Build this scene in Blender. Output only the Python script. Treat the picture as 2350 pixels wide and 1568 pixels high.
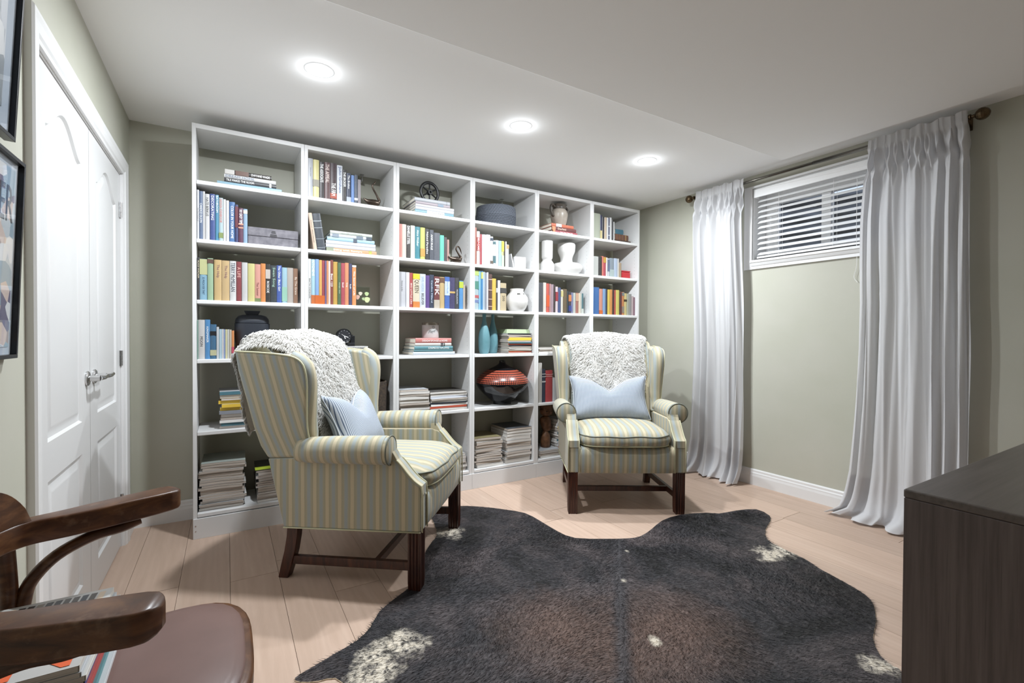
import bpy, bmesh, math, random
from mathutils import Vector, Matrix
import numpy as np

# ------------------------------------------------------------------ scene, camera, world, lights
for o in list(bpy.data.objects):
    bpy.data.objects.remove(o, do_unlink=True)
SC = bpy.context.scene
COL = SC.collection
SC.view_settings.view_transform = 'Standard'
SC.view_settings.look = 'None'
SC.view_settings.gamma = 1.0
SC.view_settings.use_curve_mapping = False
SC.view_settings.exposure = 0.25
SC.cycles.max_bounces = 16
SC.cycles.diffuse_bounces = 12
SC.cycles.transparent_max_bounces = 16

F_PX, YAW, PITCH, ROLL, CAM_Z = 1084.04, .5431, -.0121, .0046, 1.1717
_cy, _sy = math.cos(YAW), math.sin(YAW)
FW = Vector((_sy * math.cos(PITCH), _cy * math.cos(PITCH), math.sin(PITCH)))
RT = Vector((_cy, -_sy, 0))
UP = RT.cross(FW)
CAM = Vector((0, 0, CAM_Z))
_cr, _sr = math.cos(ROLL), math.sin(ROLL)

cam_data = bpy.data.cameras.new('camera')
cam_data.sensor_width = 36
cam_data.lens = 36 * F_PX / 2350
cam_data.clip_start = .02
cam = bpy.data.objects.new('camera', cam_data)
COL.objects.link(cam)
r2 = RT * _cr + UP * _sr
u2 = UP * _cr - RT * _sr
m = Matrix((r2, u2, -FW)).transposed().to_4x4()
m.translation = CAM
cam.matrix_world = m
SC.camera = cam

W = bpy.data.worlds.new('world')
SC.world = W
W.use_nodes = True
W.node_tree.nodes['Background'].inputs[0].default_value = (.62, .74, .95, 1)
W.node_tree.nodes['Background'].inputs[1].default_value = 1.1

# room dimensions (metres)
ZC, ZB = 2.45, 2.385            # ceiling above the shelves, dropped bulkhead
XW, XR, YB, YN = -.496, 3.58, 3.61, -2.7
YF = 3.234                      # front of the bookcases
POT_W, POT_H = 30.0, .8
LAMP = (.915, .968, 1.015)
POTS = [(.385, 2.45, ZC), (1.535, 2.45, ZC), (2.62, 2.45, ZC)]
for k, (x, y, z) in enumerate(POTS):
    ld = bpy.data.lights.new('downlight_lamp', 'AREA')
    ld.shape = 'DISK'
    ld.size = .10
    ld.energy = POT_W
    ld.color = LAMP
    lo = bpy.data.objects.new('downlight_lamp', ld)
    lo.location = (x, y, z - .022)
    COL.objects.link(lo)
    # the slightly domed lens also spills light sideways and onto the ceiling
    ld = bpy.data.lights.new('downlight_spill', 'POINT')
    ld.shadow_soft_size = .025
    ld.energy = POT_H
    ld.color = LAMP
    lo = bpy.data.objects.new('downlight_spill', ld)
    lo.location = (x, y, z - .03)
    COL.objects.link(lo)

def ray(px, py):
    a, b = px - 1175, py - 784
    x = _cr * a + _sr * b
    y = -_sr * a + _cr * b
    return FW * F_PX + RT * x - UP * y

def at(px, py, x=None, y=None, z=None):
    """point where the line of sight through a photo pixel meets a known plane"""
    d = ray(px, py)
    if x is not None:
        t = (x - CAM.x) / d.x
    elif y is not None:
        t = (y - CAM.y) / d.y
    else:
        t = (z - CAM.z) / d.z
    return CAM + d * t

# ------------------------------------------------------------------ helpers
def lin(c):
    return tuple(v / 12.92 if v <= .04045 else ((v + .055) / 1.055) ** 2.4 for v in c)

def hx(s):
    s = s.lstrip('#')
    return lin(tuple(int(s[i:i + 2], 16) / 255 for i in (0, 2, 4))) + (1,)

class N:
    """small node-graph helper"""
    def __init__(self, name):
        self.m = bpy.data.materials.new(name)
        self.m.use_nodes = True
        self.t = self.m.node_tree
        self.b = self.t.nodes['Principled BSDF']
        self.out = self.t.nodes['Material Output']
    def n(self, typ, **kw):
        nd = self.t.nodes.new(typ)
        for k, v in kw.items():
            if k.startswith('i_'):
                key = k[2:]
                key = int(key) if key.isdigit() else key
                nd.inputs[key].default_value = v
            else:
                setattr(nd, k, v)
        return nd
    def l(self, a, b):
        self.t.links.new(a, b)
    def set(self, **kw):
        names = dict(color='Base Color', rough='Roughness', metal='Metallic', spec='Specular IOR Level', sheen='Sheen Weight',
                     trans='Transmission Weight', coat='Coat Weight', ior='IOR', alpha='Alpha', emit='Emission Strength', ecol='Emission Color', sss='Subsurface Weight')
        for k, v in kw.items():
            self.b.inputs[names[k]].default_value = v
        return self
    def bump(self, height, strength=.2, dist=.002):
        bp = self.n('ShaderNodeBump')
        bp.inputs['Strength'].default_value = strength
        bp.inputs['Distance'].default_value = dist
        self.l(height, bp.inputs['Height'])
        self.l(bp.outputs[0], self.b.inputs['Normal'])
    def coord(self, kind='Object', scale=(1, 1, 1)):
        tc = self.n('ShaderNodeTexCoord')
        mp = self.n('ShaderNodeMapping')
        mp.inputs['Scale'].default_value = scale
        self.l(tc.outputs[kind], mp.inputs[0])
        return mp.outputs[0]
    def noise(self, vec, scale=5, detail=3, rough=.5, dist=0):
        nd = self.n('ShaderNodeTexNoise')
        nd.inputs['Scale'].default_value = scale
        nd.inputs['Detail'].default_value = detail
        nd.inputs['Roughness'].default_value = rough
        nd.inputs['Distortion'].default_value = dist
        if vec is not None:
            self.l(vec, nd.inputs['Vector'])
        return nd.outputs['Fac']
    def ramp(self, fac, stops, interp='LINEAR'):
        r = self.n('ShaderNodeValToRGB')
        r.color_ramp.interpolation = interp
        e = r.color_ramp.elements
        while len(e) < len(stops):
            e.new(.5)
        for i, (p, c) in enumerate(stops):
            e[i].position = p
            e[i].color = c if len(c) == 4 else tuple(c) + (1,)
        self.l(fac, r.inputs[0])
        return r.outputs[0]
    def mix(self, fac, a, b, blend='MIX'):
        mx = self.n('ShaderNodeMix', data_type='RGBA', blend_type=blend)
        for sock, v in ((mx.inputs[0], fac), (mx.inputs[6], a), (mx.inputs[7], b)):
            if hasattr(v, 'is_output'):
                self.l(v, sock)
            else:
                sock.default_value = v
        return mx.outputs[2]
    def math(self, op, a, b=0.0, clamp=False):
        md = self.n('ShaderNodeMath', operation=op, use_clamp=clamp)
        for sock, v in ((md.inputs[0], a), (md.inputs[1], b)):
            if hasattr(v, 'is_output'):
                self.l(v, sock)
            else:
                sock.default_value = v
        return md.outputs[0]

MATS = {}
def plain(hexcol, rough=.5, name=None, **kw):
    key = (hexcol, rough, tuple(sorted(kw.items())))
    if key not in MATS:
        g = N(name or 'plain_' + hexcol)
        g.set(color=hx(hexcol), rough=rough, **kw)
        MATS[key] = g.m
    return MATS[key]

def tag(o, label=None, cat=None, group=None, kind=None):
    if label: o['label'] = label
    if cat: o['category'] = cat
    if group: o['group'] = group
    if kind: o['kind'] = kind
    return o

def empty(name, loc=(0, 0, 0), rz=0, label=None, cat=None, group=None):
    o = bpy.data.objects.new(name, None)
    o.empty_display_size = .05
    o.location = loc
    o.rotation_euler = (0, 0, rz)
    COL.objects.link(o)
    return tag(o, label, cat, group)

def link(name, mesh, material=None, parent=None, loc=None, rot=None):
    o = bpy.data.objects.new(name, mesh)
    COL.objects.link(o)
    if material is not None and not mesh.materials:
        mesh.materials.append(material)
    if parent is not None:
        o.parent = parent
    if loc is not None:
        o.location = loc
    if rot is not None:
        o.rotation_euler = rot
    return o

class MB:
    """collects vertices and faces, then links them as one mesh object"""
    def __init__(self):
        self.v, self.f = [], []
    def add(self, vs, fs):
        b = len(self.v)
        self.v += [tuple(p) for p in vs]
        self.f += [tuple(i + b for i in f) for f in fs]
        return self
    def box(self, x0, x1, y0, y1, z0, z1):
        return self.add([(x0, y0, z0), (x1, y0, z0), (x1, y1, z0), (x0, y1, z0), (x0, y0, z1), (x1, y0, z1), (x1, y1, z1), (x0, y1, z1)],
                        [(0, 3, 2, 1), (4, 5, 6, 7), (0, 1, 5, 4), (1, 2, 6, 5), (2, 3, 7, 6), (3, 0, 4, 7)])
    def loft(self, rings, cap=True, closed=True):
        n = len(rings[0])
        vs = [p for r in rings for p in r]
        fs = []
        m_ = n if closed else n - 1
        for i in range(len(rings) - 1):
            for j in range(m_):
                k = (j + 1) % n
                fs.append((i * n + j, i * n + k, (i + 1) * n + k, (i + 1) * n + j))
        if cap:
            fs.append(tuple(reversed(range(n))))
            fs.append(tuple(range((len(rings) - 1) * n, len(rings) * n)))
        return self.add(vs, fs)
    def lathe(self, prof, n=32, c=(0, 0, 0), cap=True):
        rings = [[(c[0] + r * math.cos(2 * math.pi * k / n), c[1] + r * math.sin(2 * math.pi * k / n), c[2] + z) for k in range(n)] for r, z in prof]
        return self.loft(rings, cap)
    def tube(self, path, rad, n=10, cap=True, closed=False, flat=1.0, up=None):
        P = [Vector(p) for p in path]
        m_ = len(P)
        rad = rad if isinstance(rad, (list, tuple)) else [rad] * m_
        rings = []
        ref = Vector(up) if up else None
        for i in range(m_):
            if closed:
                t = P[(i + 1) % m_] - P[i - 1]
            else:
                t = P[min(i + 1, m_ - 1)] - P[max(i - 1, 0)]
            t.normalize()
            if ref is None:
                ref = Vector((0, 0, 1)) if abs(t.z) < .9 else Vector((1, 0, 0))
            a = ref - t * ref.dot(t)
            if a.length < 1e-5:
                a = t.orthogonal()
            a.normalize()
            b = t.cross(a)
            if up is None:
                ref = a
            rings.append([P[i] + a * (rad[i] * math.cos(2 * math.pi * k / n)) + b * (flat * rad[i] * math.sin(2 * math.pi * k / n)) for k in range(n)])
        if closed:
            rings.append(rings[0])
            return self.loft(rings, False)
        return self.loft(rings, cap)
    def sweep(self, path, prof, up=(0, 0, 1), cap=True):
        """profile (a: along up, b: sideways) swept along a path; prof may be a function of index"""
        P = [Vector(p) for p in path]
        m_ = len(P)
        rings = []
        for i in range(m_):
            t = (P[min(i + 1, m_ - 1)] - P[max(i - 1, 0)]).normalized()
            a = Vector(up)
            a = (a - t * a.dot(t)).normalized()
            b = t.cross(a)
            pr = prof(i) if callable(prof) else prof
            rings.append([P[i] + a * q[0] + b * q[1] for q in pr])
        return self.loft(rings, cap)
    def extrude(self, outline, fa, fb):
        """closed 2-D outline, mapped to 3-D at both ends"""
        n = len(outline)
        vs = [fa(*p) for p in outline] + [fb(*p) for p in outline]
        fs = [tuple(reversed(range(n))), tuple(range(n, 2 * n))]
        fs += [(j, (j + 1) % n, n + (j + 1) % n, n + j) for j in range(n)]
        return self.add(vs, fs)
    def grid(self, nu, nv, fn, closed_u=False):
        vs = [fn(i / nu, j / nv) for j in range(nv + 1) for i in range(nu + 1)]
        fs = [(j * (nu + 1) + i, j * (nu + 1) + i + 1, (j + 1) * (nu + 1) + i + 1, (j + 1) * (nu + 1) + i) for j in range(nv) for i in range(nu)]
        return self.add(vs, fs)
    def mesh(self, name, smooth=False, uv=None, fix=True):
        me = bpy.data.meshes.new(name)
        me.from_pydata([tuple(p) for p in self.v], [], self.f)
        if fix:
            bm = bmesh.new()
            bm.from_mesh(me)
            bmesh.ops.remove_doubles(bm, verts=bm.verts, dist=1e-6)
            bmesh.ops.recalc_face_normals(bm, faces=bm.faces)
            bm.to_mesh(me)
            bm.free()
        if smooth:
            me.polygons.foreach_set('use_smooth', [True] * len(me.polygons))
            if smooth is not True:
                me.set_sharp_from_angle(angle=math.radians(smooth))
        if uv:
            ul = me.uv_layers.new(name='UVMap')
            for p in me.polygons:
                for li in p.loop_indices:
                    ul.data[li].uv = uv(me.vertices[me.loops[li].vertex_index].co, p.normal)
        me.update()
        return me
    def build(self, name, material, parent=None, smooth=False, uv=None, bevel=0, seg=2, loc=None, rot=None, sub=0, fix=True):
        o = link(name, self.mesh(name, smooth, uv, fix), material, parent, loc, rot)
        if bevel:
            md = o.modifiers.new('bevel', 'BEVEL')
            md.width = bevel
            md.segments = seg
            md.limit_method = 'ANGLE'
            md.angle_limit = math.radians(35)
            md.harden_normals = False
        if sub:
            md = o.modifiers.new('subsurf', 'SUBSURF')
            md.levels = md.render_levels = sub
        return o

def smoothpath(pts, n=8, closed=False):
    """Catmull-Rom through points of any dimension"""
    P = [tuple(p) for p in pts]
    out = []
    m_ = len(P)
    rng = range(m_) if closed else range(m_ - 1)
    for i in rng:
        if closed:
            p0, p1, p2, p3 = P[i - 1], P[i], P[(i + 1) % m_], P[(i + 2) % m_]
        else:
            p1, p2 = P[i], P[i + 1]
            p0 = P[i - 1] if i else tuple(2 * a - b for a, b in zip(p1, p2))
            p3 = P[i + 2] if i + 2 < m_ else tuple(2 * a - b for a, b in zip(p2, p1))
        for k in range(n):
            t = k / n
            out.append(tuple(.5 * (2 * b + (c - a) * t + (2 * a - 5 * b + 4 * c - d) * t * t + (-a + 3 * b - 3 * c + d) * t ** 3) for a, b, c, d in zip(p0, p1, p2, p3)))
    if not closed:
        out.append(P[-1])
    return out

def lerp(a, b, t):
    return a + (b - a) * t

def interp(x, xs, ys):
    return float(np.interp(x, xs, ys))

# lettering: font outlines turned into meshes (flat print on the things that carry it)
_tx = {}
def text_verts(s, shear=0.0):
    key = (s, shear)
    if key not in _tx:
        cu = bpy.data.curves.new('letters', 'FONT')
        cu.body = s
        cu.resolution_u = 2
        cu.shear = shear
        ob = bpy.data.objects.new('letters', cu)
        COL.objects.link(ob)
        dg = bpy.context.evaluated_depsgraph_get()
        me = bpy.data.meshes.new_from_object(ob.evaluated_get(dg))
        vs = [v.co.copy() for v in me.vertices]
        fs = [tuple(p.vertices) for p in me.polygons]
        bpy.data.objects.remove(ob)
        bpy.data.curves.remove(cu)
        bpy.data.meshes.remove(me)
        x0, x1 = min(v.x for v in vs), max(v.x for v in vs)
        y0, y1 = min(v.y for v in vs), max(v.y for v in vs)
        _tx[key] = ([((v.x - x0) / (x1 - x0), (v.y - y0) / (y1 - y0)) for v in vs], fs, (x1 - x0) / (y1 - y0))
    return _tx[key]

def lettering(s, width, height, fn, material, parent, name='lettering', fit=True, shear=0.0):
    """text in a box width x height; fn(a, b) maps box coordinates (centred) to 3-D"""
    vs, fs, asp = text_verts(s, shear)
    if fit and asp > 0:
        if width / height > asp * 1.6:
            width = height * asp * 1.6
        elif width / height < asp * .55:
            height = width / (asp * .55)
    mb = MB().add([fn((a - .5) * width, (b - .5) * height) for a, b in vs], fs)
    return mb.build(name, material, parent, fix=False)

# ------------------------------------------------------------------ materials of the room
def wall_mat():
    g = N('sage_wall_paint')
    v = g.coord('Object')
    n1 = g.noise(v, 3, 2)
    g.l(g.ramp(n1, [(.3, hx('b6b6a8')), (.7, hx('bbbaae'))]), g.b.inputs['Base Color'])
    g.set(rough=.6, spec=.3)
    g.bump(g.noise(v, 420, 2), .08, .001)
    return g.m
def ceil_mat():
    g = N('white_ceiling_paint')
    v = g.coord('Object')
    g.set(color=hx('f6f6f6'), rough=.85, spec=.15)
    g.bump(g.noise(v, 300, 2), .06, .001)
    return g.m
def white_wood(name='white_lacquer', hexcol='d9d9d9', rough=.38):
    g = N(name)
    v = g.coord('Object', (1, 1, 1))
    g.set(color=hx(hexcol), rough=rough, spec=.4)
    g.bump(g.noise(v, 60, 2), .03, .001)
    return g.m
M_WALL, M_CEIL, M_WHITE = wall_mat(), ceil_mat(), white_wood()
M_TRIM = white_wood('white_trim_paint', 'e4e4e4', .3)
M_DOOR = white_wood('white_door_paint', 'd6d6d6', .32)

def plank_mat():
    g = N('pale_oak_plank')
    oi = g.n('ShaderNodeObjectInfo')
    tc = g.n('ShaderNodeTexCoord')
    mp = g.n('ShaderNodeMapping')
    mp.inputs['Scale'].default_value = (9, .9, 9)
    g.l(tc.outputs['Object'], mp.inputs[0])
    off = g.math('MULTIPLY', oi.outputs['Random'], 57.0)
    cb = g.n('ShaderNodeCombineXYZ')
    g.l(off, cb.inputs[0]); g.l(off, cb.inputs[1])
    g.l(cb.outputs[0], mp.inputs['Location'])
    n1 = g.noise(mp.outputs[0], 1.3, 4, .55, 1.6)
    wv = g.n('ShaderNodeTexWave', wave_type='BANDS', bands_direction='X')
    wv.inputs['Scale'].default_value = 1.1
    wv.inputs['Distortion'].default_value = 9
    wv.inputs['Detail'].default_value = 3
    wv.inputs['Detail Scale'].default_value = .8
    g.l(mp.outputs[0], wv.inputs['Vector'])
    fine = g.noise(mp.outputs[0], 14, 3, .6)
    base = g.ramp(n1, [(.25, hx('b89e8b')), (.55, hx('c4aa98')), (.8, hx('ccb5a3'))])
    base = g.mix(g.math('MULTIPLY', wv.outputs['Fac'], .18), base, hx('aa8f7c'))
    base = g.mix(g.math('MULTIPLY', fine, .22), base, hx('d3beae'))
    hs = g.n('ShaderNodeHueSaturation')
    g.l(base, hs.inputs['Color'])
    g.l(g.math('ADD', g.math('MULTIPLY', oi.outputs['Random'], .16), .92), hs.inputs['Value'])
    g.l(hs.outputs[0], g.b.inputs['Base Color'])
    g.set(rough=.42, spec=.4)
    g.bump(fine, .06, .001)
    return g.m
M_PLANK = plank_mat()

def struct(name, mb, m_, parent=None, **kw):
    o = mb.build(name, m_, parent, **kw)
    if parent is None:
        o['kind'] = 'structure'
    return o

# ------------------------------------------------------------------ floor of oak planks
floor = struct('floor', MB().box(XW - .2, XR + .2, YN - .2, YB + .2, -.06, -.012), plain('6b4f3c', .8))
PW, PL = .2045, 1.38
plank_me = MB().box(-PW / 2 + .0008, PW / 2 - .0008, .0012, PL - .0012, -.012, 0).mesh('plank')
plank_me.materials.append(M_PLANK)
rng = random.Random(4)
x = -.398 - PW / 2
i = 0
while x - PW / 2 < XR:
    y = YN - .02 - rng.uniform(0, PL)
    while y < YB:
        o = link('plank', plank_me, None, floor, (x, y, 0))
        y += PL
    x += PW
    i += 1

# ------------------------------------------------------------------ walls, ceiling, bulkhead
T = .12
struct('wall_back', MB().box(XW - T, XR + T, YB, YB + T, -.05, ZC + .05), M_WALL)
struct('wall_front', MB().box(XW - T, XR + T, YN - T, YN, -.05, ZC + .05), M_WALL)
DY0, DY1, DZ = 1.965, 3.335, 2.05        # door opening
struct('wall_left', MB().box(XW - T, XW, YN, DY0, -.05, ZC + .05).box(XW - T, XW, DY1, YB, -.05, ZC + .05).box(XW - T, XW, DY0, DY1, DZ, ZC + .05), M_WALL)
struct('wall_closet', MB().box(XW - .7, XW - .66, DY0 - .3, DY1 + .2, -.05, 2.2), M_WALL)
WY0, WY1, WZ0, WZ1, WT = 1.10, 2.235, 1.775, 2.345, .26     # window opening
struct('wall_right', MB().box(XR, XR + WT, YN, WY0, -.05, ZC + .05).box(XR, XR + WT, WY1, YB, -.05, ZC + .05)
       .box(XR, XR + WT, WY0, WY1, -.05, WZ0).box(XR, XR + WT, WY0, WY1, WZ1, ZC + .05), M_WALL)
ceiling = struct('ceiling', MB().box(XW - T, XR + T, YN - T, YB + T, ZC, ZC + .1), M_CEIL)
struct('bulkhead', MB().box(XW, 3.265, YN, 1.835, ZB, ZC), M_CEIL, ceiling, bevel=.004)

# baseboards: one moulded profile run along each wall
def base_profile():
    return [(0, 0), (.016, 0), (.016, .07), (.013, .085), (.013, .094), (.009, .102), (.009, .116), (.004, .125), (0, .125)]
def baseboard(name, p0, p1, inward):
    d = Vector(inward)
    mb = MB()
    mb.loft([[Vector(p) + d * a + Vector((0, 0, b)) for a, b in base_profile()] for p in (p0, p1)])
    return struct(name, mb, M_TRIM)
baseboard('baseboard_back', (XW, YB, 0), (XR, YB, 0), (0, -1, 0))
baseboard('baseboard_right', (XR, YB, 0), (XR, YN, 0), (-1, 0, 0))
bl = baseboard('baseboard_left', (XW, 3.418, 0), (XW, YB, 0), (1, 0, 0))
baseboard('baseboard_left', (XW, YN, 0), (XW, 1.882, 0), (1, 0, 0))
baseboard('baseboard_front', (XW, YN, 0), (XR, YN, 0), (0, 1, 0))

# ------------------------------------------------------------------ double door with arched panels
def cas_prof(w=.08):
    return [(0, 0), (0, .012), (.012, .014), (.02, .019), (.05, .021), (.064, .024), (w - .006, .024), (w, .018), (w, 0)]
casing = empty('trim_1', (XW, 2.65, 0))
casing['kind'] = 'structure'
def cas_piece(name, pts, out):
    """casing strip: profile measured from the opening outwards (out) and from the wall (x)"""
    rings = []
    for p, o_ in zip(pts, out):
        rings.append([(b, p[0] - 2.65 + o_[0] * a, p[1] + o_[1] * a) for a, b in cas_prof()])
    MB().loft(rings).build(name, M_TRIM, casing)
cas_piece('casing_side', [(DY0, 0), (DY0, DZ)], [(-1, 0), (-1, 1)])
cas_piece('casing_side', [(DY1, 0), (DY1, DZ)], [(1, 0), (1, 1)])
cas_piece('casing_head', [(DY0, DZ), (DY1, DZ)], [(-1, 1), (1, 1)])
MB().box(-T, 0, DY0 - 2.65, DY0 - 2.65 + .004, 0, DZ).box(-T, 0, DY1 - 2.654, DY1 - 2.65, 0, DZ).box(-T, 0, DY0 - 2.65, DY1 - 2.65, DZ - .004, DZ).build('jamb', M_TRIM, casing)

M_CHROME = plain('c9c9c9', .22, 'brushed_nickel', metal=1.0)
def arch_outline(y0, y1, z0, z1, rise):
    pts = [(y0, z0), (y1, z0), (y1, z1 - rise)]
    for k in range(1, 16):
        t = k / 16
        pts.append((lerp(y1, y0, t), z1 - rise + rise * (.5 - .5 * math.cos(2 * math.pi * t)) ** .8))
    pts.append((y0, z1 - rise))
    return pts
def inset(pts, d):
    cy = sum(p[0] for p in pts) / len(pts); cz = (min(p[1] for p in pts) + max(p[1] for p in pts)) / 2
    hy = (max(p[0] for p in pts) - min(p[0] for p in pts)) / 2; hz = (max(p[1] for p in pts) - min(p[1] for p in pts)) / 2
    return [(cy + (p[0] - cy) * (hy - d) / hy, cz + (p[1] - cz) * (hz - d) / hz) for p in pts]
def door_leaf(nm, y0, y1, ph0, ph1, hinge_y, knob_y):
    d = empty(nm, (XW - .006, (y0 + y1) / 2, 0))
    d['kind'] = 'structure'
    yo = (y0 + y1) / 2
    hw = (y1 - y0) / 2 - .0015
    panels = [arch_outline(ph0, ph1, .815, 1.955, .10), arch_outline(ph0, ph1, .15, .685, 0)]
    # stiles and rails: slab with the two panel fields cut back
    bm = bmesh.new()
    outer = [bm.verts.new((0, a, b)) for a, b in ((-hw, .008), (hw, .008), (hw, DZ - .006), (-hw, DZ - .006))]
    edges = [bm.edges.new((outer[k], outer[(k + 1) % 4])) for k in range(4)]
    for p in panels:
        vs = [bm.verts.new((0, a - yo, b)) for a, b in p]
        edges += [bm.edges.new((vs[k], vs[(k + 1) % len(vs)])) for k in range(len(vs))]
    bmesh.ops.triangle_fill(bm, edges=edges, use_beauty=True, use_dissolve=False)
    # drop triangles inside the panels
    def inside(pt, poly):
        c = False
        for k in range(len(poly)):
            (a, b), (e, f) = poly[k - 1], poly[k]
            if (b > pt[1]) != (f > pt[1]) and pt[0] < (e - a) * (pt[1] - b) / (f - b) + a:
                c = not c
        return c
    kill = [f for f in bm.faces if any(inside((f.calc_center_median().y + yo, f.calc_center_median().z), p) for p in panels)]
    bmesh.ops.delete(bm, geom=kill, context='FACES')
    me = bpy.data.meshes.new('leaf_frame')
    bmesh.ops.recalc_face_normals(bm, faces=bm.faces)
    if bm.faces[:] and bm.faces[0].normal.x < 0:
        bmesh.ops.reverse_faces(bm, faces=bm.faces)
    bm.to_mesh(me); bm.free()
    link('leaf_frame', me, M_DOOR, d)
    MB().box(-.036, -.0125, -hw, hw, .008, DZ - .006).build('leaf_core', M_DOOR, d)
    MB().box(-.0125, -.0002, -hw, -hw + .001, .008, DZ - .006).box(-.0125, -.0002, hw - .001, hw, .008, DZ - .006).box(-.0125, -.0002, -hw, hw, .008, .009).box(-.0125, -.0002, -hw, hw, DZ - .007, DZ - .006).build('leaf_edge', M_DOOR, d)
    for p in panels:
        mb = MB()
        rings = []
        for dd, xx in ((0, 0), (.008, -.009), (.022, -.011), (.042, -.003), (.05, -.002)):
            rings.append([(xx, a - yo, b) for a, b in inset(p, dd)])
        mb.loft(rings, False)
        n_ = len(p)
        mb.f.append(tuple(range(len(mb.v) - n_, len(mb.v))))
        mb.build('panel', M_DOOR, d, smooth=30)
    for hz in (.25, 1.04, 1.85):
        hg = MB()
        for q in range(3):
            hg.lathe([(.006, 0), (.006, .027)], 10, (.006, hinge_y - yo, hz - .042 + q * .028))
        hg.box(-.001, .0012, hinge_y - yo - .016, hinge_y - yo + .016, hz - .042, hz + .042)
        hg.build('hinge', M_CHROME, d, smooth=40)
    h = MB()
    yk = knob_y - yo
    ring = lambda r, x_: [(x_, yk + r * math.cos(2 * math.pi * k / 24), .985 + r * 1.15 * math.sin(2 * math.pi * k / 24)) for k in range(24)]
    h.loft([ring(.027, 0), ring(.027, .006), ring(.022, .011), ring(.011, .013), ring(.011, .045)])
    hd = h.build('handle', M_CHROME, d, smooth=40)
    lv = MB().tube(smoothpath([(.045, yk - .004, .985), (.05, yk + .02, .985), (.05, yk + .06, .984), (.048, yk + .115, .987)], 5), [.0095] * 5 + [.009] * 5 + [.0085] * 5 + [.008], 10)
    lv.build('lever', M_CHROME, hd, smooth=50)
    return d
door_leaf('door_1', DY0 + .006, 2.6615, 2.10, 2.53, DY0 + .006, 2.60)
door_leaf('door_2', 2.6625, DY1 - .006, 2.795, 3.225, DY1 - .008, 2.725)

# ------------------------------------------------------------------ window in its deep recess, blind, outside
win = empty('window_1', (XR, (WY0 + WY1) / 2, WZ0))
win['kind'] = 'structure'
wy = (WY0 + WY1) / 2
M_VINYL = plain('f2f2f2', .35, 'white_vinyl')
def wb(x0, x1, y0, y1, z0, z1, name, mt=M_TRIM, bev=.002):
    return MB().box(x0 - XR, x1 - XR, y0 - wy, y1 - wy, z0 - WZ0, z1 - WZ0).build(name, mt, win, bevel=bev)
wb(XR, XR + WT, WY1 - .004, WY1, WZ0, WZ1, 'jamb'); wb(XR, XR + WT, WY0, WY0 + .004, WZ0, WZ1, 'jamb')
wb(XR, XR + WT, WY0, WY1, WZ1 - .004, WZ1, 'head_jamb')
wb(XR - .016, XR, WY1, WY1 + .065, WZ0 - .07, WZ1 + .017, 'casing'); wb(XR - .016, XR, WY0 - .065, WY0, WZ0 - .07, WZ1 + .017, 'casing')
wb(XR - .016, XR, WY0, WY1, WZ1, WZ1 + .017, 'casing')
# moulded sill
sill_prof = [(.25, 0), (-.035, 0), (-.038, -.006), (-.038, -.018), (-.032, -.022), (-.028, -.03), (-.022, -.042), (-.016, -.048), (-.016, -.068), (0, -.07), (0, -.004), (.25, -.004)]
MB().loft([[(a, yy - wy, b) for a, b in sill_prof] for yy in (WY0 - .05, WY1 + .0)]).build('window_sill', M_TRIM, win)
FX0, FX1 = XR + .17, XR + .215
wb(FX0, FX1, WY0 + .004, WY1 - .004, WZ0, WZ0 + .075, 'frame_rail', M_VINYL, .004); wb(FX0, FX1, WY0 + .004, WY1 - .004, WZ1 - .115, WZ1 - .004, 'frame_rail', M_VINYL, .004)
wb(FX0, FX1, WY1 - .1, WY1 - .004, WZ0 + .075, WZ1 - .115, 'frame_stile', M_VINYL, .004); wb(FX0, FX1, WY0 + .004, WY0 + .08, WZ0 + .075, WZ1 - .115, 'frame_stile', M_VINYL, .004)
wb(FX0 - .006, FX1, 1.745, 1.81, WZ0 + .075, WZ1 - .115, 'mullion', M_VINYL, .004)
def glass_mat():
    g = N('window_glass')
    tr = g.n('ShaderNodeBsdfTransparent')
    gl = g.n('ShaderNodeBsdfGlossy')
    gl.inputs['Roughness'].default_value = .02
    lw = g.n('ShaderNodeLayerWeight')
    fac = g.math('ADD', g.math('MULTIPLY', g.math('POWER', lw.outputs['Facing'], 5.0), .45), .03)
    mx = g.n('ShaderNodeMixShader')
    g.l(fac, mx.inputs[0]); g.l(tr.outputs[0], mx.inputs[1]); g.l(gl.outputs[0], mx.inputs[2])
    g.l(mx.outputs[0], g.out.inputs['Surface'])
    return g.m
M_GLASS = glass_mat()
for a, b in ((1.81, WY1 - .1), (WY0 + .08, 1.745)):
    wb(FX0 + .02, FX0 + .024, a, b, WZ0 + .075, WZ1 - .115, 'pane', M_GLASS, 0)

def well_mat():
    g = N('galvanised_steel')
    v = g.coord('Object', (1, 1, 1))
    n1 = g.noise(v, 5, 4)
    g.l(g.ramp(n1, [(.3, hx('5f5d5b')), (.5, hx('707072')), (.7, hx('838588'))]), g.b.inputs['Base Color'])
    g.set(rough=.5, metal=.3)
    return g.m
# corrugated steel window well outside
def wellf(u, v):
    a = math.pi * (u - .5) * 1.0
    r = .62 + .018 * math.sin(v * 2 * math.pi * 7)
    return (.05 + r * math.cos(a) * .85, r * math.sin(a) * 1.12, lerp(-.35, .6, v))
ww = MB().grid(40, 84, wellf).build('window_well', well_mat(), None, smooth=True, loc=(XR + WT, wy, WZ0))
ww['kind'] = 'structure'
gr = MB().box(-.002, .75, -.75, .75, -.42, -.36).build('gravel_bed', plain('6f6a62', .9), None, loc=(XR + WT, wy, WZ0))
gr['kind'] = 'structure'

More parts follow.
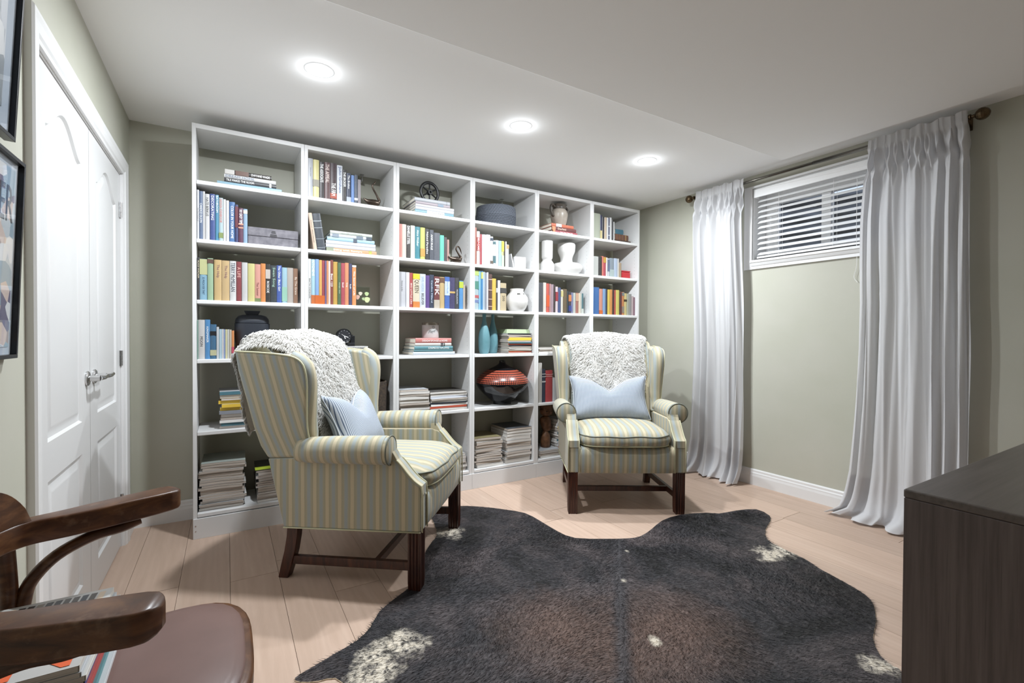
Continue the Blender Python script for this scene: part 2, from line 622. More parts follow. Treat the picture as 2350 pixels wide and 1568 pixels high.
# blind
M_SLAT = plain('f4f4f4', .4, 'white_slat')
bx = XR + .055
bl_ = empty('window_blind', (bx, wy, WZ0), 0, 'white wooden slat blind hanging in the window recess', 'blind')
L2 = (WY1 - WY0) / 2 - .012
MB().box(-.03, .03, -L2, L2, WZ1 - WZ0 - .05, WZ1 - WZ0 - .008).build('head_rail', M_SLAT, bl_)
MB().box(-.062, -.052, -L2 - .004, L2 + .004, WZ1 - WZ0 - .075, WZ1 - WZ0 - .012).box(-.062, 0, L2 - .006, L2 + .004, WZ1 - WZ0 - .075, WZ1 - WZ0 - .012).build('valance', M_SLAT, bl_, bevel=.003)
sl_me = MB().extrude([(-.025, -.0015), (0, .0005), (.025, -.0015), (.025, .0012), (0, .0032), (-.025, .0012)], lambda a, b: (a, -L2 + .006, b), lambda a, b: (a, L2 - .006, b)).mesh('slat')
sl_me.materials.append(M_SLAT)
NS = 11
for k in range(NS):
    z = .058 + k * (WZ1 - WZ0 - .075 - .075) / (NS - 1)
    link('slat', sl_me, None, bl_, (0, 0, z), (0, math.radians(-32), 0))
MB().box(-.026, .026, -L2 + .004, L2 - .004, .018, .034).build('bottom_rail', M_SLAT, bl_, bevel=.003)
for yy in (.38, .0, -.38):
    for xx in (-.026, .026):
        MB().tube([(xx, yy, .03), (xx, yy, WZ1 - WZ0 - .05)], .0012, 6).build('ladder_cord', M_SLAT, bl_)
pts = [(-.066, -.16, .45), (-.066, -.16, .1), (-.068, -.165, -.12), (-.068, -.15, -.2), (-.068, -.17, -.24)]
MB().tube(smoothpath(pts, 6), .0014, 6).build('pull_cord', M_SLAT, bl_)

# ------------------------------------------------------------------ recessed lights
def emit_mat(strength):
    g = N('lit_lens')
    g.set(color=(1, 1, 1, 1), emit=strength, ecol=(1, .98, .95, 1))
    return g.m
M_LENS = emit_mat(8)
for k, (x, y, z) in enumerate(POTS):
    lab = ['round recessed ceiling light over the double-door end of the bookcases', 'round recessed ceiling light in the middle of the row of three',
           'round recessed ceiling light closest to the window curtains'][k]
    e = empty('recessed_light', (x, y, z), 0, lab, 'ceiling light', 'recessed ceiling lights')
    MB().lathe([(.0503, -.0035), (.053, -.003), (.066, -.002), (.070, 0), (.0503, 0)], 32, cap=False).build('trim_ring', M_TRIM, e, smooth=60)
    MB().lathe([(.0501, -.0055), (.0501, -.001)], 32).build('lens', M_LENS, e)


# ------------------------------------------------------------------ six bookcase units
BX0, BW, BT, BD, BH = -.168, .589, .0195, 3.575, 2.37
SHELF = [.142, .612, 1.028, 1.370, 1.718, 2.052]           # shelf tops, lowest first
ST = .023
UNIT_LABEL = ['white bookcase unit with the black lidded jar and grey plank box', 'white bookcase unit with the desk clock and upright swan',
              'white bookcase unit with the black wheel and striped tin', 'white bookcase unit with the woven basket and blue bottles',
              'white bookcase unit with the two-handled jug and plain white vases', 'white bookcase unit at the end beside the window wall']
dot_me = MB().lathe([(.0022, 0), (.0022, .0004)], 6).mesh('peg_hole_shade')
for i in range(6):
    x0 = BX0 + i * BW + .0006
    x1 = BX0 + (i + 1) * BW - .0006
    u = empty('bookcase', ((x0 + x1) / 2, YF, 0), 0, UNIT_LABEL[i], 'bookcase', 'row of white bookcase units')
    hw = (x1 - x0) / 2
    dp = BD - YF
    MB().box(-hw, -hw + BT, 0, dp, 0, BH).build('side_panel', M_WHITE, u, bevel=.001)
    MB().box(hw - BT, hw, 0, dp, 0, BH).build('side_panel', M_WHITE, u, bevel=.001)
    MB().box(-hw + BT, hw - BT, .0, dp, BH - .026, BH).build('top_panel', M_WHITE, u, bevel=.001)
    for k, z in enumerate(SHELF):
        MB().box(-hw + BT + .0007, hw - BT - .0007, .003 if k else .0, dp, z - ST, z).build('shelf', M_WHITE, u, bevel=.004, seg=3)
    pl = MB().box(-hw, hw, -.007, .012, 0, .115).build('plinth', M_WHITE, u, bevel=.001)
    if i == 0:
        for zz in (.045, .075):
            sc = MB()
            sc.loft([[(-hw + .012 + .004 * math.cos(a * math.pi / 5), yy, zz + .004 * math.sin(a * math.pi / 5)) for a in range(10)] for yy in (-.0082, -.006)])
            sc.build('screw', M_CHROME, pl)
    if i in (1, 3):
        MB().box(.13, .134, dp - .05, dp + .03, BH - .075, BH - .04).box(.12, .145, dp - .05, dp - .02, BH - .029, BH - .0265).build('wall_bracket', plain('a8a8a6', .4), u)
    ph = MB()
    for s in (-1, 1):
        xx = s * (hw - BT - .0004)
        for yy in (.045, dp - .06):
            for q in range(60):
                zz = .2 + q * .032
                if zz > BH - .1:
                    break
                ph.box(min(xx, xx + s * .0003), max(xx, xx + s * .0003), yy - .0022, yy + .0022, zz - .0022, zz + .0022)
    ph.build('peg_hole_shade', plain('9a9a98', .8), u)['kind'] = 'stuff'  # flat grey squares, the shade inside the peg holes put in as colour

def inner(col):
    return BX0 + col * BW + BT + .002, BX0 + (col + 1) * BW - BT - .002

# ------------------------------------------------------------------ books
def cover_mat():
    g = N('book_cover')
    oi = g.n('ShaderNodeObjectInfo')
    v = g.coord('Object')
    n1 = g.noise(v, 60, 3)
    c = g.mix(g.math('MULTIPLY', n1, .12), oi.outputs['Color'], (.55, .5, .45, 1))
    hs = g.n('ShaderNodeHueSaturation')
    hs.inputs['Saturation'].default_value = .92
    hs.inputs['Value'].default_value = .68
    g.l(c, hs.inputs['Color'])
    g.l(hs.outputs[0], g.b.inputs['Base Color'])
    g.set(rough=.42, spec=.4)
    return g.m
M_COVER = cover_mat()
def page_mat(name, c0, c1, axis):
    g = N(name)
    sc = [3, 3, 3]
    sc[axis] = 420
    v = g.coord('Object', tuple(sc))
    n1 = g.noise(v, 1.0, 2)
    g.l(g.ramp(n1, [(.3, hx(c0)), (.65, hx(c1))]), g.b.inputs['Base Color'])
    g.set(rough=.8, spec=.2)
    return g.m
M_PAGE = page_mat('book_pages', 'cfc8b8', 'e6e1d4', 0)
M_PAGEF = page_mat('book_pages_flat', 'cfc8b8', 'e6e1d4', 2)
M_MAGP = [page_mat('magazine_pages_a', 'a39a92', 'd5d0ca', 2), page_mat('magazine_pages_b', 'b9b4ae', 'e4e2de', 2), page_mat('magazine_pages_c', '9a8f86', 'c9c0b6', 2)]

LABELS = {}
def book_body(root_name, w, h, d, hexcol, parent=None, hard=True):
    """upright book: spine at y=0 facing -y, boards to the back, page block inside; origin bottom centre of the spine"""
    t = min(.0022 if hard else .0008, w * .15)
    b = min(.004, w * .18)
    hw = w / 2
    out = [(-hw, d)] + [(-hw, b)]
    for k in range(1, 6):
        a = k / 6
        out.append((-hw + w * a, b - b * math.sin(math.pi * a) ** .6))
    out += [(hw, b), (hw, d)]
    inn = [(hw - t, d), (hw - t, b + t), (-hw + t, b + t), (-hw + t, d)]
    ol = out + inn
    c = MB().extrude(ol, lambda a, q: (a, q, 0), lambda a, q: (a, q, h))
    o = c.build(root_name, M_COVER, parent)
    o.color = hx(hexcol)
    p = MB().box(-hw + t, hw - t, b + t, d - .004, .003 if hard else .0003, h - (.004 if hard else .0003))
    p.build('pages', M_PAGE, o)
    return o

def fit_spine(o, w, h, text, thex, frac=(.5, .75), size=.62):
    """title running down the spine; frac = centre and length as parts of the height"""
    c, ln = frac
    zc_ = h * (1 - c)
    fn = lambda a, b: (b, -.0006, zc_ - a)
    lettering(text, h * ln, w * size, fn, plain(thex, .5), o, 'title')

def dk(h, f=.84):
    return ''.join('%02x' % int(int(h[i:i + 2], 16) * f) for i in (0, 2, 4))

def band(o, w, h, z0, z1, hexcol):
    MB().box(-w / 2 - .0003, w / 2 + .0003, -.0005, .02, h * z0, h * z1).build('colour_band', plain(dk(hexcol), .45), o)

brng = random.Random(11)
def upright(col, sh, zoom, rows, phrase, group, yset=.028):
    ox, oy, s = zoom
    z = SHELF[sh]
    i0, i1 = inner(col)
    n = len(rows)
    prev = i0
    for k, row in enumerate(rows):
        l, r, top, hexcol, desc = row[:5]
        opt = row[5] if len(row) > 5 else {}
        y = YF + yset + brng.uniform(0, .007)
        xl = at(ox + l / s, oy + top / s, y=y).x
        xr = at(ox + r / s, oy + top / s, y=y).x
        if k == 0:
            xl = i0 + .0005
        xl = max(xl, prev)
        xr = min(max(xr, xl + .004), i1)
        h = at(ox + (l + r) / 2 / s, oy + top / s, y=y).z - z
        w = xr - xl - .0006
        prev = xr
        if w < .002:
            continue
        d = min(.25, max(.13, h * .68))
        bk = book_body('book', w, h, d, hexcol, None, opt.get('hard', h > .2))
        bk.location = ((xl + xr) / 2, y, z + .0002)
        for b in opt.get('bands', ()):
            band(bk, w, h, *b)
        if 'text' in opt:
            fit_spine(bk, w, h, opt['text'], opt.get('tc', 'f2f2f0'), opt.get('fr', (.45, .6)), opt.get('size', .6))
        if 'text2' in opt:
            fit_spine(bk, w, h, opt['text2'], opt.get('tc2', 'f2f2f0'), opt.get('fr2', (.85, .2)), opt.get('size2', .5))
        setlabel(bk, desc, phrase, 'book', group)

def setlabel(o, desc, phrase, cat, group):
    tag(o, desc + ' ' + phrase, cat, group)

def leaning(col, sh, xl, w, h, d, ang, hexcol, desc, phrase, group, y=YF + .03, opt={}):
    """book leaning on what stands at its side; ang > 0 tips its top to +x. xl = x of its lowest corner"""
    z = SHELF[sh]
    bk = book_body('book', w, h, d, hexcol, None, True)
    bk.rotation_euler = (0, ang, 0)
    # lowest corner is the left one when tipping left (ang<0), the right one when tipping right
    cx = (w / 2) if ang > 0 else (-w / 2)
    bk.location = (xl - cx * math.cos(ang), y, z + .0003 + cx * math.sin(ang) if ang > 0 else z + .0003 + cx * math.sin(ang))
    for b in opt.get('bands', ()):
        band(bk, w, h, *b)
    if 'text' in opt:
        fit_spine(bk, w, h, opt['text'], opt.get('tc', 'f2f2f0'), opt.get('fr', (.5, .6)), opt.get('size', .5))
    setlabel(bk, desc, phrase, 'book', group)

def flat_book(x0, x1, y, z, th, d, hexcol, yaw=0, text=None, tc='f2f2f0', fr=(.5, .6), bands=(), name='book', hard=True, size=.55):
    """book lying flat, spine towards the room; origin bottom centre of the spine"""
    w = x1 - x0
    t = .0022 if hard else .001
    b = min(.004, th * .2)
    ol = [(d, 0), (b, 0)] + [(b - b * math.sin(math.pi * k / 6) ** .6, th * k / 6) for k in range(1, 6)] + [(b, th), (d, th), (d, th - t), (b + t, th - t), (b + t, t), (d, t)]
    o = MB().extrude(ol, lambda a, q: (-w / 2, a, q), lambda a, q: (w / 2, a, q)).build(name, M_COVER, None, loc=((x0 + x1) / 2, y, z), rot=(0, 0, yaw))
    o.color = hx(hexcol)
    MB().box(-w / 2 + .003, w / 2 - .003, b + t, d - .004, t, th - t).build('pages', M_PAGEF, o)
    for a0, a1, hc in bands:
        MB().box(-w / 2 + w * a0, -w / 2 + w * a1, -.0005, .01, -.0, th).build('colour_band', plain(dk(hc), .45), o)
    if text:
        cx = (fr[0] - .5) * w
        lettering(text, w * fr[1], th * size, lambda a, q: (a + cx, -.0008, th / 2 + q), plain(tc, .5), o, 'title')
    return o

def pile(col, sh, zoom, rows, phrase, group, yset=.03, depth=.24):
    """rows bottom-up: (left px, right px, reference px y, thickness, colour, description, options)"""
    ox, oy, s = zoom
    z = SHELF[sh] + .0003
    for k, row in enumerate(rows):
        l, r, yr, th, hexcol, desc = row[:6]
        opt = row[6] if len(row) > 6 else {}
        y = YF + yset + opt.get('dy', 0)
        x0 = at(ox + l / s, oy + yr / s, y=y).x
        x1 = at(ox + r / s, oy + yr / s, y=y).x
        a, b = inner(col)
        x0, x1 = max(x0, a + .004), min(x1, b - .004)
        o = flat_book(x0, x1, y, z, th, opt.get('d', depth), hexcol, opt.get('yaw', 0), opt.get('text'), opt.get('tc', 'f2f2f0'), opt.get('fr', (.5, .6)), opt.get('bands', ()), opt.get('name', 'book'), size=opt.get('size', .55))
        setlabel(o, desc, phrase, opt.get('cat', 'book'), group)
        z += th + .0004
    return z

# magazines: a soft slab of pages in a thin cover
MAGC = ['e8e6e2', 'd9d6d0', 'c9cdd2', '3a3a3e', 'b9b2a8', '5d5a58', 'e2ded6', 'a8adb5', '8a8680', 'f0eeea', '2f3136', 'c4bcb0']
mag_cache = {}
def mag_mesh(L, D, th, bend):
    key = (round(L, 3), round(D, 3), round(th, 4), bend)
    if key in mag_cache:
        return mag_cache[key]
    def sheet(z0, z1, e):
        mb = MB()
        nx = 8
        rings = []
        for i in range(nx + 1):
            u = i / nx
            x_ = (u - .5) * (L + e)
            zz = bend * .5 * (math.cos((u - .35) * 5.5) + .35)
            rings.append([(x_, -D / 2 - e / 2, z0 + zz), (x_, D / 2 + e / 2, z0 + zz), (x_, D / 2 + e / 2, z1 + zz), (x_, -D / 2 - e / 2, z1 + zz)])
        return mb.loft(rings)
    pg = sheet(.0004, th - .0004, 0).mesh('pages')
    cv = sheet(0, .0004, .002)
    cv2 = sheet(th - .0004, th, .002)
    cv.add(cv2.v, cv2.f)
    cm = cv.mesh('magazine')
    cm.materials.append(M_COVER)
    mag_cache[key] = (pg, cm)
    return mag_cache[key]
mrng = random.Random(23)
ORD = ['topmost', 'second', 'third', 'fourth', 'fifth', 'sixth', 'seventh', 'eighth', 'ninth', 'tenth', 'eleventh', 'twelfth', 'thirteenth', 'fourteenth', 'fifteenth', 'sixteenth', 'seventeenth', 'eighteenth', 'nineteenth', 'twentieth']
def magpile(cx, cy, z, L, D, total, n, label, group, bend=.002, jit=.008, top=None, rz=0, cols=None, toplabel=None, spines=False):
    """n magazines of summed height total, centred at (cx, cy); L along x, D along y"""
    ths = [mrng.choice((.8, 1.0, 1.25)) for _ in range(n)]
    k_ = total / sum(ths)
    zz = z + .0003 + .5 * bend * 1.35 * 0
    base_off = bend * .5 * .65
    last = None
    for i in range(n):
        th = max(.003, round(ths[i] * k_, 3))
        pg, cm = mag_mesh(L, D, th - .0005, bend)
        o = link('magazine', cm, None, None, (cx + mrng.uniform(-jit, jit), cy + mrng.uniform(-jit, jit) * .8, zz + base_off), (0, 0, rz + mrng.uniform(-.03, .03)))
        o.color = hx((cols or MAGC)[mrng.randrange(len(cols or MAGC))])
        p = link('pages', pg if i % 3 else pg.copy(), None, o)
        if not p.data.materials:
            p.data.materials.append(M_MAGP[(i * 7 + n) % 3])
        k2 = n - 1 - i
        tag(o, ('topmost magazine of ' if k2 == 0 else ORD[k2] + ' magazine from the top of ') + label, 'magazine', group)
        if spines and mrng.random() < .6:
            MB().box(-L / 2 - .0016, L / 2 + .0016, -D / 2 - .0022, -D / 2 - .001, 0, th - .0006).build('spine', plain(mrng.choice(['e8e8e6', 'c9cdd6', '2d2f36', 'b5523c', 'e3c04a', '49707c', '8b8f98']), .45), o)
        zz += th
        last = o
    if top:
        last.color = hx(top)
    if toplabel:
        last['label'] = toplabel
    return last, zz + base_off

Z1 = (430, 270, 4.481); Z2 = (430, 560, 5.226); Z3 = (430, 820, 3.734); Z4 = (690, 330, 5.6); Z5 = (690, 560, 5.41)
Z6 = (905, 380, 6.53); Z7 = (905, 590, 6.03); Z8 = (905, 830, 5.405); Z9 = (1080, 410, 7.126); Z10 = (1080, 600, 6.82); Z11 = (1080, 810, 5.41)
Z12 = (1225, 440, 7.84); Z13 = (1225, 620, 7.464); Z14 = (1225, 780, 4.9); Z15 = (1355, 460, 8.71); Z16 = (1355, 620, 8.71)
D_ = dict
# --- unit with jar and plank box
pile(0, 5, Z1, [
    (305, 970, 690, .021, '8fb9cd', 'wide pale blue hardback at the bottom', D_(d=.27)),
    (378, 915, 650, .024, '34363c', 'charcoal book titled TILE MAKES THE ROOM', D_(text='TILE MAKES THE ROOM', fr=(.3, .52), bands=((.86, .9, 'dcdcdc'),))),
    (378, 910, 610, .022, 'dadada', 'white book titled DREAM HOME', D_(text='DREAM HOME', tc='5f6f86', fr=(.3, .54))),
    (385, 865, 560, .026, '2b2624', 'black and white topmost book', D_(bands=((0, .2, 'd8d5d0'), (.22, .5, '6b4a3c')), text='DWYANE WADE', fr=(.76, .4)))],
    'in the flat pile on the highest shelf', 'flat pile of decorating books')
upright(0, 4, Z1, [
    (75, 120, 740, 'd9d9dc', 'tall pale grey paperback with thin black title', D_(text='The Real Houses of', tc='2b2b2b', fr=(.5, .65), size=.4)),
    (120, 158, 755, '61779a', 'slate blue design book', D_(text='CANDICE OLSON', fr=(.45, .4))),
    (158, 180, 758, 'e4e4e6', 'thin white book next to the slate blue one'),
    (182, 228, 785, 'dededf', 'white book with bold black vertical title', D_(text='NATE BERKUS', tc='222222', fr=(.28, .4))),
    (230, 285, 785, '2f4f98', 'royal blue book titled DECORATING', D_(text='DECORATING', fr=(.3, .52), size=.5)),
    (287, 323, 795, '3c93b8', 'turquoise book titled BATHROOM', D_(text='BATHROOM', fr=(.2, .36))),
    (323, 367, 825, 'b4cdd4', 'pale aqua book with coral title', D_(text='DESIGN IDEABOOK', tc='c8695a', fr=(.3, .55), bands=((.08, .2, '8fa064'),))),
    (368, 396, 840, 'e3e3e4', 'slim white paperback touching the aqua book'),
    (398, 428, 852, 'dcdcde', 'slim off-white paperback touching the blue colour book'),
    (430, 490, 868, '3d73b0', 'blue book titled COLOR IN YOUR HOME', D_(text='COLOR IN YOUR HOME', fr=(.5, .8), size=.45)),
    (490, 522, 895, '2c3a72', 'narrow navy book with a red stripe', D_(bands=((.4, .95, '6e2f3a'),))),
    (524, 575, 930, '5d2a4c', 'plum purple book with peach bands', D_(text='101 EASY TIPS', fr=(.25, .4), bands=((.52, .56, 'd9a086'), (.42, .46, 'd9a086')))),
    (575, 618, 940, '8cadcb', 'light blue book at the end of the row', D_(bands=((.86, .96, 'd9d2c6'),)))],
    'beside the grey plank box', 'upright books beside the grey plank box')
upright(0, 3, Z2, [
    (77, 147, 158, '3b3c40', 'charcoal hardback with a cream title', D_(text='ALICE WALKER', tc='d9cdb0', fr=(.28, .42))),
    (147, 238, 180, '86b7d0', 'book half pale yellow and half blue', D_(bands=((.62, .995, 'cfd09a'),), text='SO MUCH FOR THAT', tc='2f4a66', fr=(.65, .42), size=.3)),
    (240, 310, 172, 'a3c49e', 'sage green book with a photo at the top', D_(bands=((.88, .98, '6d5248'),))),
    (318, 410, 190, 'd6b476', 'tan novel The Help touching the green book', D_(text='The Help', tc='6e4a5c', fr=(.28, .32), size=.42)),
    (412, 505, 200, 'd3b27a', 'tan novel The Help touching the white novel', D_(text='The Help', tc='6e4a5c', fr=(.28, .32), size=.42)),
    (508, 585, 205, 'dcdcdc', 'white novel with big dark capitals', D_(text='TERRY McMILLAN', tc='333a4c', fr=(.4, .72), size=.62)),
    (587, 650, 213, '8c2d36', 'dark red hardback', D_(text='A LIFE', tc='d9a9a0', fr=(.27, .26))),
    (652, 722, 222, 'd0cfcf', 'pale grey hardback'),
    (724, 808, 235, 'd4cc82', 'pale yellow book with a black oval emblem'),
    (808, 880, 243, 'db9886', 'salmon pink book titled That Summer', D_(text='That Summer', tc='73413f', fr=(.66, .36), size=.4, bands=((.01, .1, '7c8a5c'),))),
    (880, 938, 235, 'df8424', 'bright orange book'),
    (938, 995, 242, '2b2929', 'black book with a white swoosh', D_(bands=((.62, .86, 'c9bfb8'),), text='ROSCOE', fr=(.6, .3), size=.5)),
    (997, 1072, 258, '2f3b43', 'dark slate book titled Swan Song', D_(text='Swan Song', tc='9fc0ac', fr=(.32, .52), size=.5)),
    (1072, 1132, 257, '2a55ae', 'cobalt blue book titled The Other Black Girl', D_(text='The Other Black Girl', fr=(.35, .66), size=.42)),
    (1134, 1197, 283, '9cc4d4', 'light blue and green book', D_(bands=((.05, .45, '9cc9b4'),))),
    (1197, 1272, 287, 'bab0a8', 'greige paperback'),
    (1272, 1325, 296, '9d7459', 'brown paperback at the end of the row', D_(text='By The Grace', tc='e6d8c9', fr=(.5, .5)))],
    'on the shelf under the plank box', 'upright novels under the grey plank box')
upright(0, 2, Z2, [
    (65, 125, 910, '99c9b6', 'mint green hardback'),
    (125, 210, 910, 'd8d6d4', 'off-white book with black and gold lettering', D_(text='MOON', tc='26262a', fr=(.55, .25), size=.4)),
    (208, 272, 908, '378dca', 'bright blue hardback', D_(text='KINGMAKER', fr=(.38, .4), size=.4)),
    (272, 348, 965, '2b6b93', 'steel blue book with a black band', D_(bands=((.68, .8, '1d1f26'), (.1, .26, 'c9c6a0')))),
    (348, 378, 995, 'd2d6da', 'thin pale grey booklet'),
    (378, 412, 1022, 'b2d1df', 'thin light blue booklet'),
    (412, 435, 1022, 'e0e0e0', 'thin white booklet'),
    (435, 455, 1025, '8c9fca', 'thin periwinkle booklet'),
    (455, 480, 1025, 'ddd9a8', 'thin cream booklet'),
    (480, 505, 1025, 'd9d9d2', 'thin ivory booklet'),
    (505, 530, 1028, 'cbc0ae', 'thin beige booklet'),
    (530, 562, 1040, 'e0893a', 'thin orange and red booklet', D_(bands=((.2, .42, 'c8566a'), (.0, .19, '4a4f86'))))],
    'beside the black lidded jar', 'upright books beside the black jar')
# --- unit with clock and upright swan
upright(1, 5, Z4, [
    (75, 160, 185, 'b4b7be', 'thick silver-grey hardback', D_(text='Steve Jobs', tc='3a3a3c', fr=(.35, .3), size=.25)),
    (160, 238, 205, 'd6cc86', 'pale yellow hardback with a photo band', D_(bands=((.3, .48, '8d8774'),))),
    (238, 305, 235, '29262a', 'black hardback with white capitals', D_(text='THE ASSOCIATE', fr=(.3, .5))),
    (305, 380, 240, '5a393b', 'brown-maroon hardback titled THE APPEAL', D_(text='THE APPEAL', tc='d5c4bc', fr=(.3, .5))),
    (380, 465, 250, '3b2830', 'dark plum hardback with an orange foot', D_(bands=((.06, .2, 'a8503c'),), text='THE FIRM', fr=(.7, .34))),
    (465, 538, 278, 'cdd2da', 'silver-white hardback with blue lettering', D_(text='John Grisham', tc='2c4272', fr=(.4, .72))),
    (538, 590, 335, '262527', 'black hardback titled THE BROKER', D_(text='THE BROKER', fr=(.3, .45))),
    (590, 648, 378, '2b3a56', 'navy hardback with a pale foot', D_(bands=((0, .2, 'b9c0cc'),), text='The Broken', fr=(.3, .45), size=.4)),
    (648, 690, 405, '4e7ec0', 'mid blue paperback'),
    (690, 735, 400, '39475a', 'blue-grey paperback with a white patch', D_(bands=((.12, .2, 'dcdcdc'),))),
    (735, 775, 460, '8a8288', 'short taupe book at the end of the row')],
    'in the row by the long-necked swan', 'upright books by the upright swan')
SWX = 1.0
_a, _b = inner(1)
leaning(1, 4, _a + .036, .022, .235, .2, math.radians(-8), 'd6bca4', 'cream paperback leaning on the bookcase side', 'behind the dark thick volume', 'leaning books', opt=D_(text='Interior Alternatives', tc='4a4038', fr=(.5, .6), size=.35))
leaning(1, 4, _a + .0605, .05, .235, .2, math.radians(-8.5), '37404a', 'thick dark blue-grey volume with silver bands', 'leaning beside pale decorating books', 'leaning books', opt=D_(bands=((.78, .8, 'a9b0b6'), (.6, .615, 'a9b0b6'), (.3, .31, 'a9b0b6'), (.06, .07, 'a9b0b6'))))
pile(1, 4, Z4, [
    (330, 975, 1380, .026, 'd99a6c', 'tan orange book titled being with flowers', D_(text='being with flowers', fr=(.42, .56), bands=((.0, .14, '9aa08a'), (.84, .9, 'b9b860')))),
    (325, 962, 1340, .023, 'd6d8e0', 'lower pale lavender-white book'),
    (325, 962, 1290, .023, 'dcdde4', 'upper lavender-white book'),
    (340, 950, 1240, .024, 'a6cddf', 'light blue book with a dark photo patch', D_(bands=((.54, .62, '5b6472'),))),
    (380, 915, 1195, .021, 'ccd2d8', 'pale grey book with mixed photos', D_(bands=((.05, .2, '8f9aa6'), (.62, .78, '7c8894'), (.86, 1, '55606a')))),
    (380, 920, 1150, .02, 'd2d8d0', 'pale green-white topmost book', D_(text="Let's Get Comfortable", tc='8d948c', fr=(.5, .5)))],
    'in the flat pile below the long-necked swan', 'flat pile of pale books')
upright(1, 3, Z5, [
    (65, 90, 170, 'c4c6c8', 'thin grey book against the bookcase side'),
    (90, 132, 185, 'e2e2e0', 'white book titled BATH DESIGN', D_(text='BATH DESIGN', tc='333333', fr=(.65, .46), size=.5)),
    (132, 180, 190, 'a5cedb', 'pale aqua book titled KITCHENS', D_(text='KITCHENS', tc='f6f6f6', fr=(.2, .34), bands=((.0, .2, 'c9703f'),))),
    (180, 228, 190, '7ba3d5', 'sky blue book with an orange foot', D_(bands=((.0, .2, 'cf6b30'),))),
    (228, 265, 200, 'd8a446', 'golden yellow book with an orange foot', D_(bands=((.0, .2, 'cf6b30'),))),
    (265, 300, 205, 'a1333a', 'red book with an orange foot', D_(bands=((.0, .2, 'cf6b30'),))),
    (300, 322, 208, '6a5b8e', 'thin violet book'),
    (322, 345, 208, 'd3884e', 'thin tan orange book'),
    (345, 370, 212, 'e6d0c6', 'thin blush pink book'),
    (368, 405, 200, '883829', 'brick brown book', D_(text='Best 123', fr=(.45, .35))),
    (405, 460, 222, 'c89e32', 'mustard yellow book'),
    (455, 502, 232, '4b6944', 'forest green book', D_(text='menage a deux', tc='c9d2b8', fr=(.6, .4), size=.35)),
    (502, 550, 238, 'b0384a', 'crimson book titled bed', D_(text='bed', fr=(.52, .12), size=.4)),
    (548, 598, 235, 'dc8856', 'peach orange book titled long', D_(text='long', fr=(.52, .14), size=.4)),
    (600, 638, 245, '3d4068', 'indigo book titled lush', D_(text='lush', fr=(.55, .14), size=.45)),
    (640, 690, 265, 'ec8d3e', 'vivid orange book at the end of the row', D_(text='The Secret of Life', fr=(.45, .6), size=.4, bands=((.95, 1.0, 'e2e0dc'),)))],
    'beside the small glass block', 'upright books beside the glass block')
# --- unit with wheel and tin
pile(2, 5, Z6, [
    (310, 890, 700, .026, '6f9fae', 'teal and white book titled DECORATE', D_(bands=((.3, .75, 'e2e2e2'),), text='DECORATE', tc='4a4a4a', fr=(.58, .3), d=.27)),
    (318, 892, 645, .022, 'd3d6de', 'pale lilac-white second book', D_(d=.27)),
    (320, 895, 610, .018, 'd9d9e0', 'white middle book', D_(d=.26)),
    (320, 835, 570, .018, 'b2a5ad', 'mauve-grey book with a blue patch', D_(bands=((.64, .8, '6a8298'),), d=.26)),
    (305, 835, 520, .026, 'b6b9c0', 'thick silver-grey topmost book', D_(bands=((.9, .905, '77797f'),), d=.28))],
    'under the black wheel', 'flat pile under the wheel')
upright(2, 4, Z6, [
    (80, 118, 875, 'd8887a', 'salmon pink hardback against the bookcase side'),
    (118, 180, 880, 'dfc9ba', 'pale peach hardback'),
    (180, 245, 895, '393431', 'dark brown hardback with white capitals', D_(text='DANIELLE STEEL', fr=(.3, .55))),
    (245, 312, 900, 'cbd1c2', 'pale sage hardback'),
    (312, 390, 918, '278392', 'teal hardback with cream script', D_(text='Alice Walker', tc='d9e6dc', fr=(.35, .5), size=.4)),
    (390, 462, 930, 'c6cc5c', 'lime green hardback', D_(bands=((.1, .35, 'c59a4a'),))),
    (462, 528, 950, '2a292c', 'black hardback with white script', D_(text='Naked Paradise', fr=(.45, .7), size=.4)),
    (528, 592, 965, '484e5a', 'slate hardback with white capitals', D_(text='ANN RULE', fr=(.4, .5), size=.45)),
    (592, 685, 1010, '545964', 'thick grey hardback with white brush lettering'),
    (685, 748, 1045, '53c2aa', 'aqua green paperback'),
    (748, 790, 1075, '494145', 'dark brown paperback'),
    (790, 825, 1110, 'ae887e', 'short dusty rose book')],
    'beside the curled-neck swan', 'upright books beside the curled-neck swan')
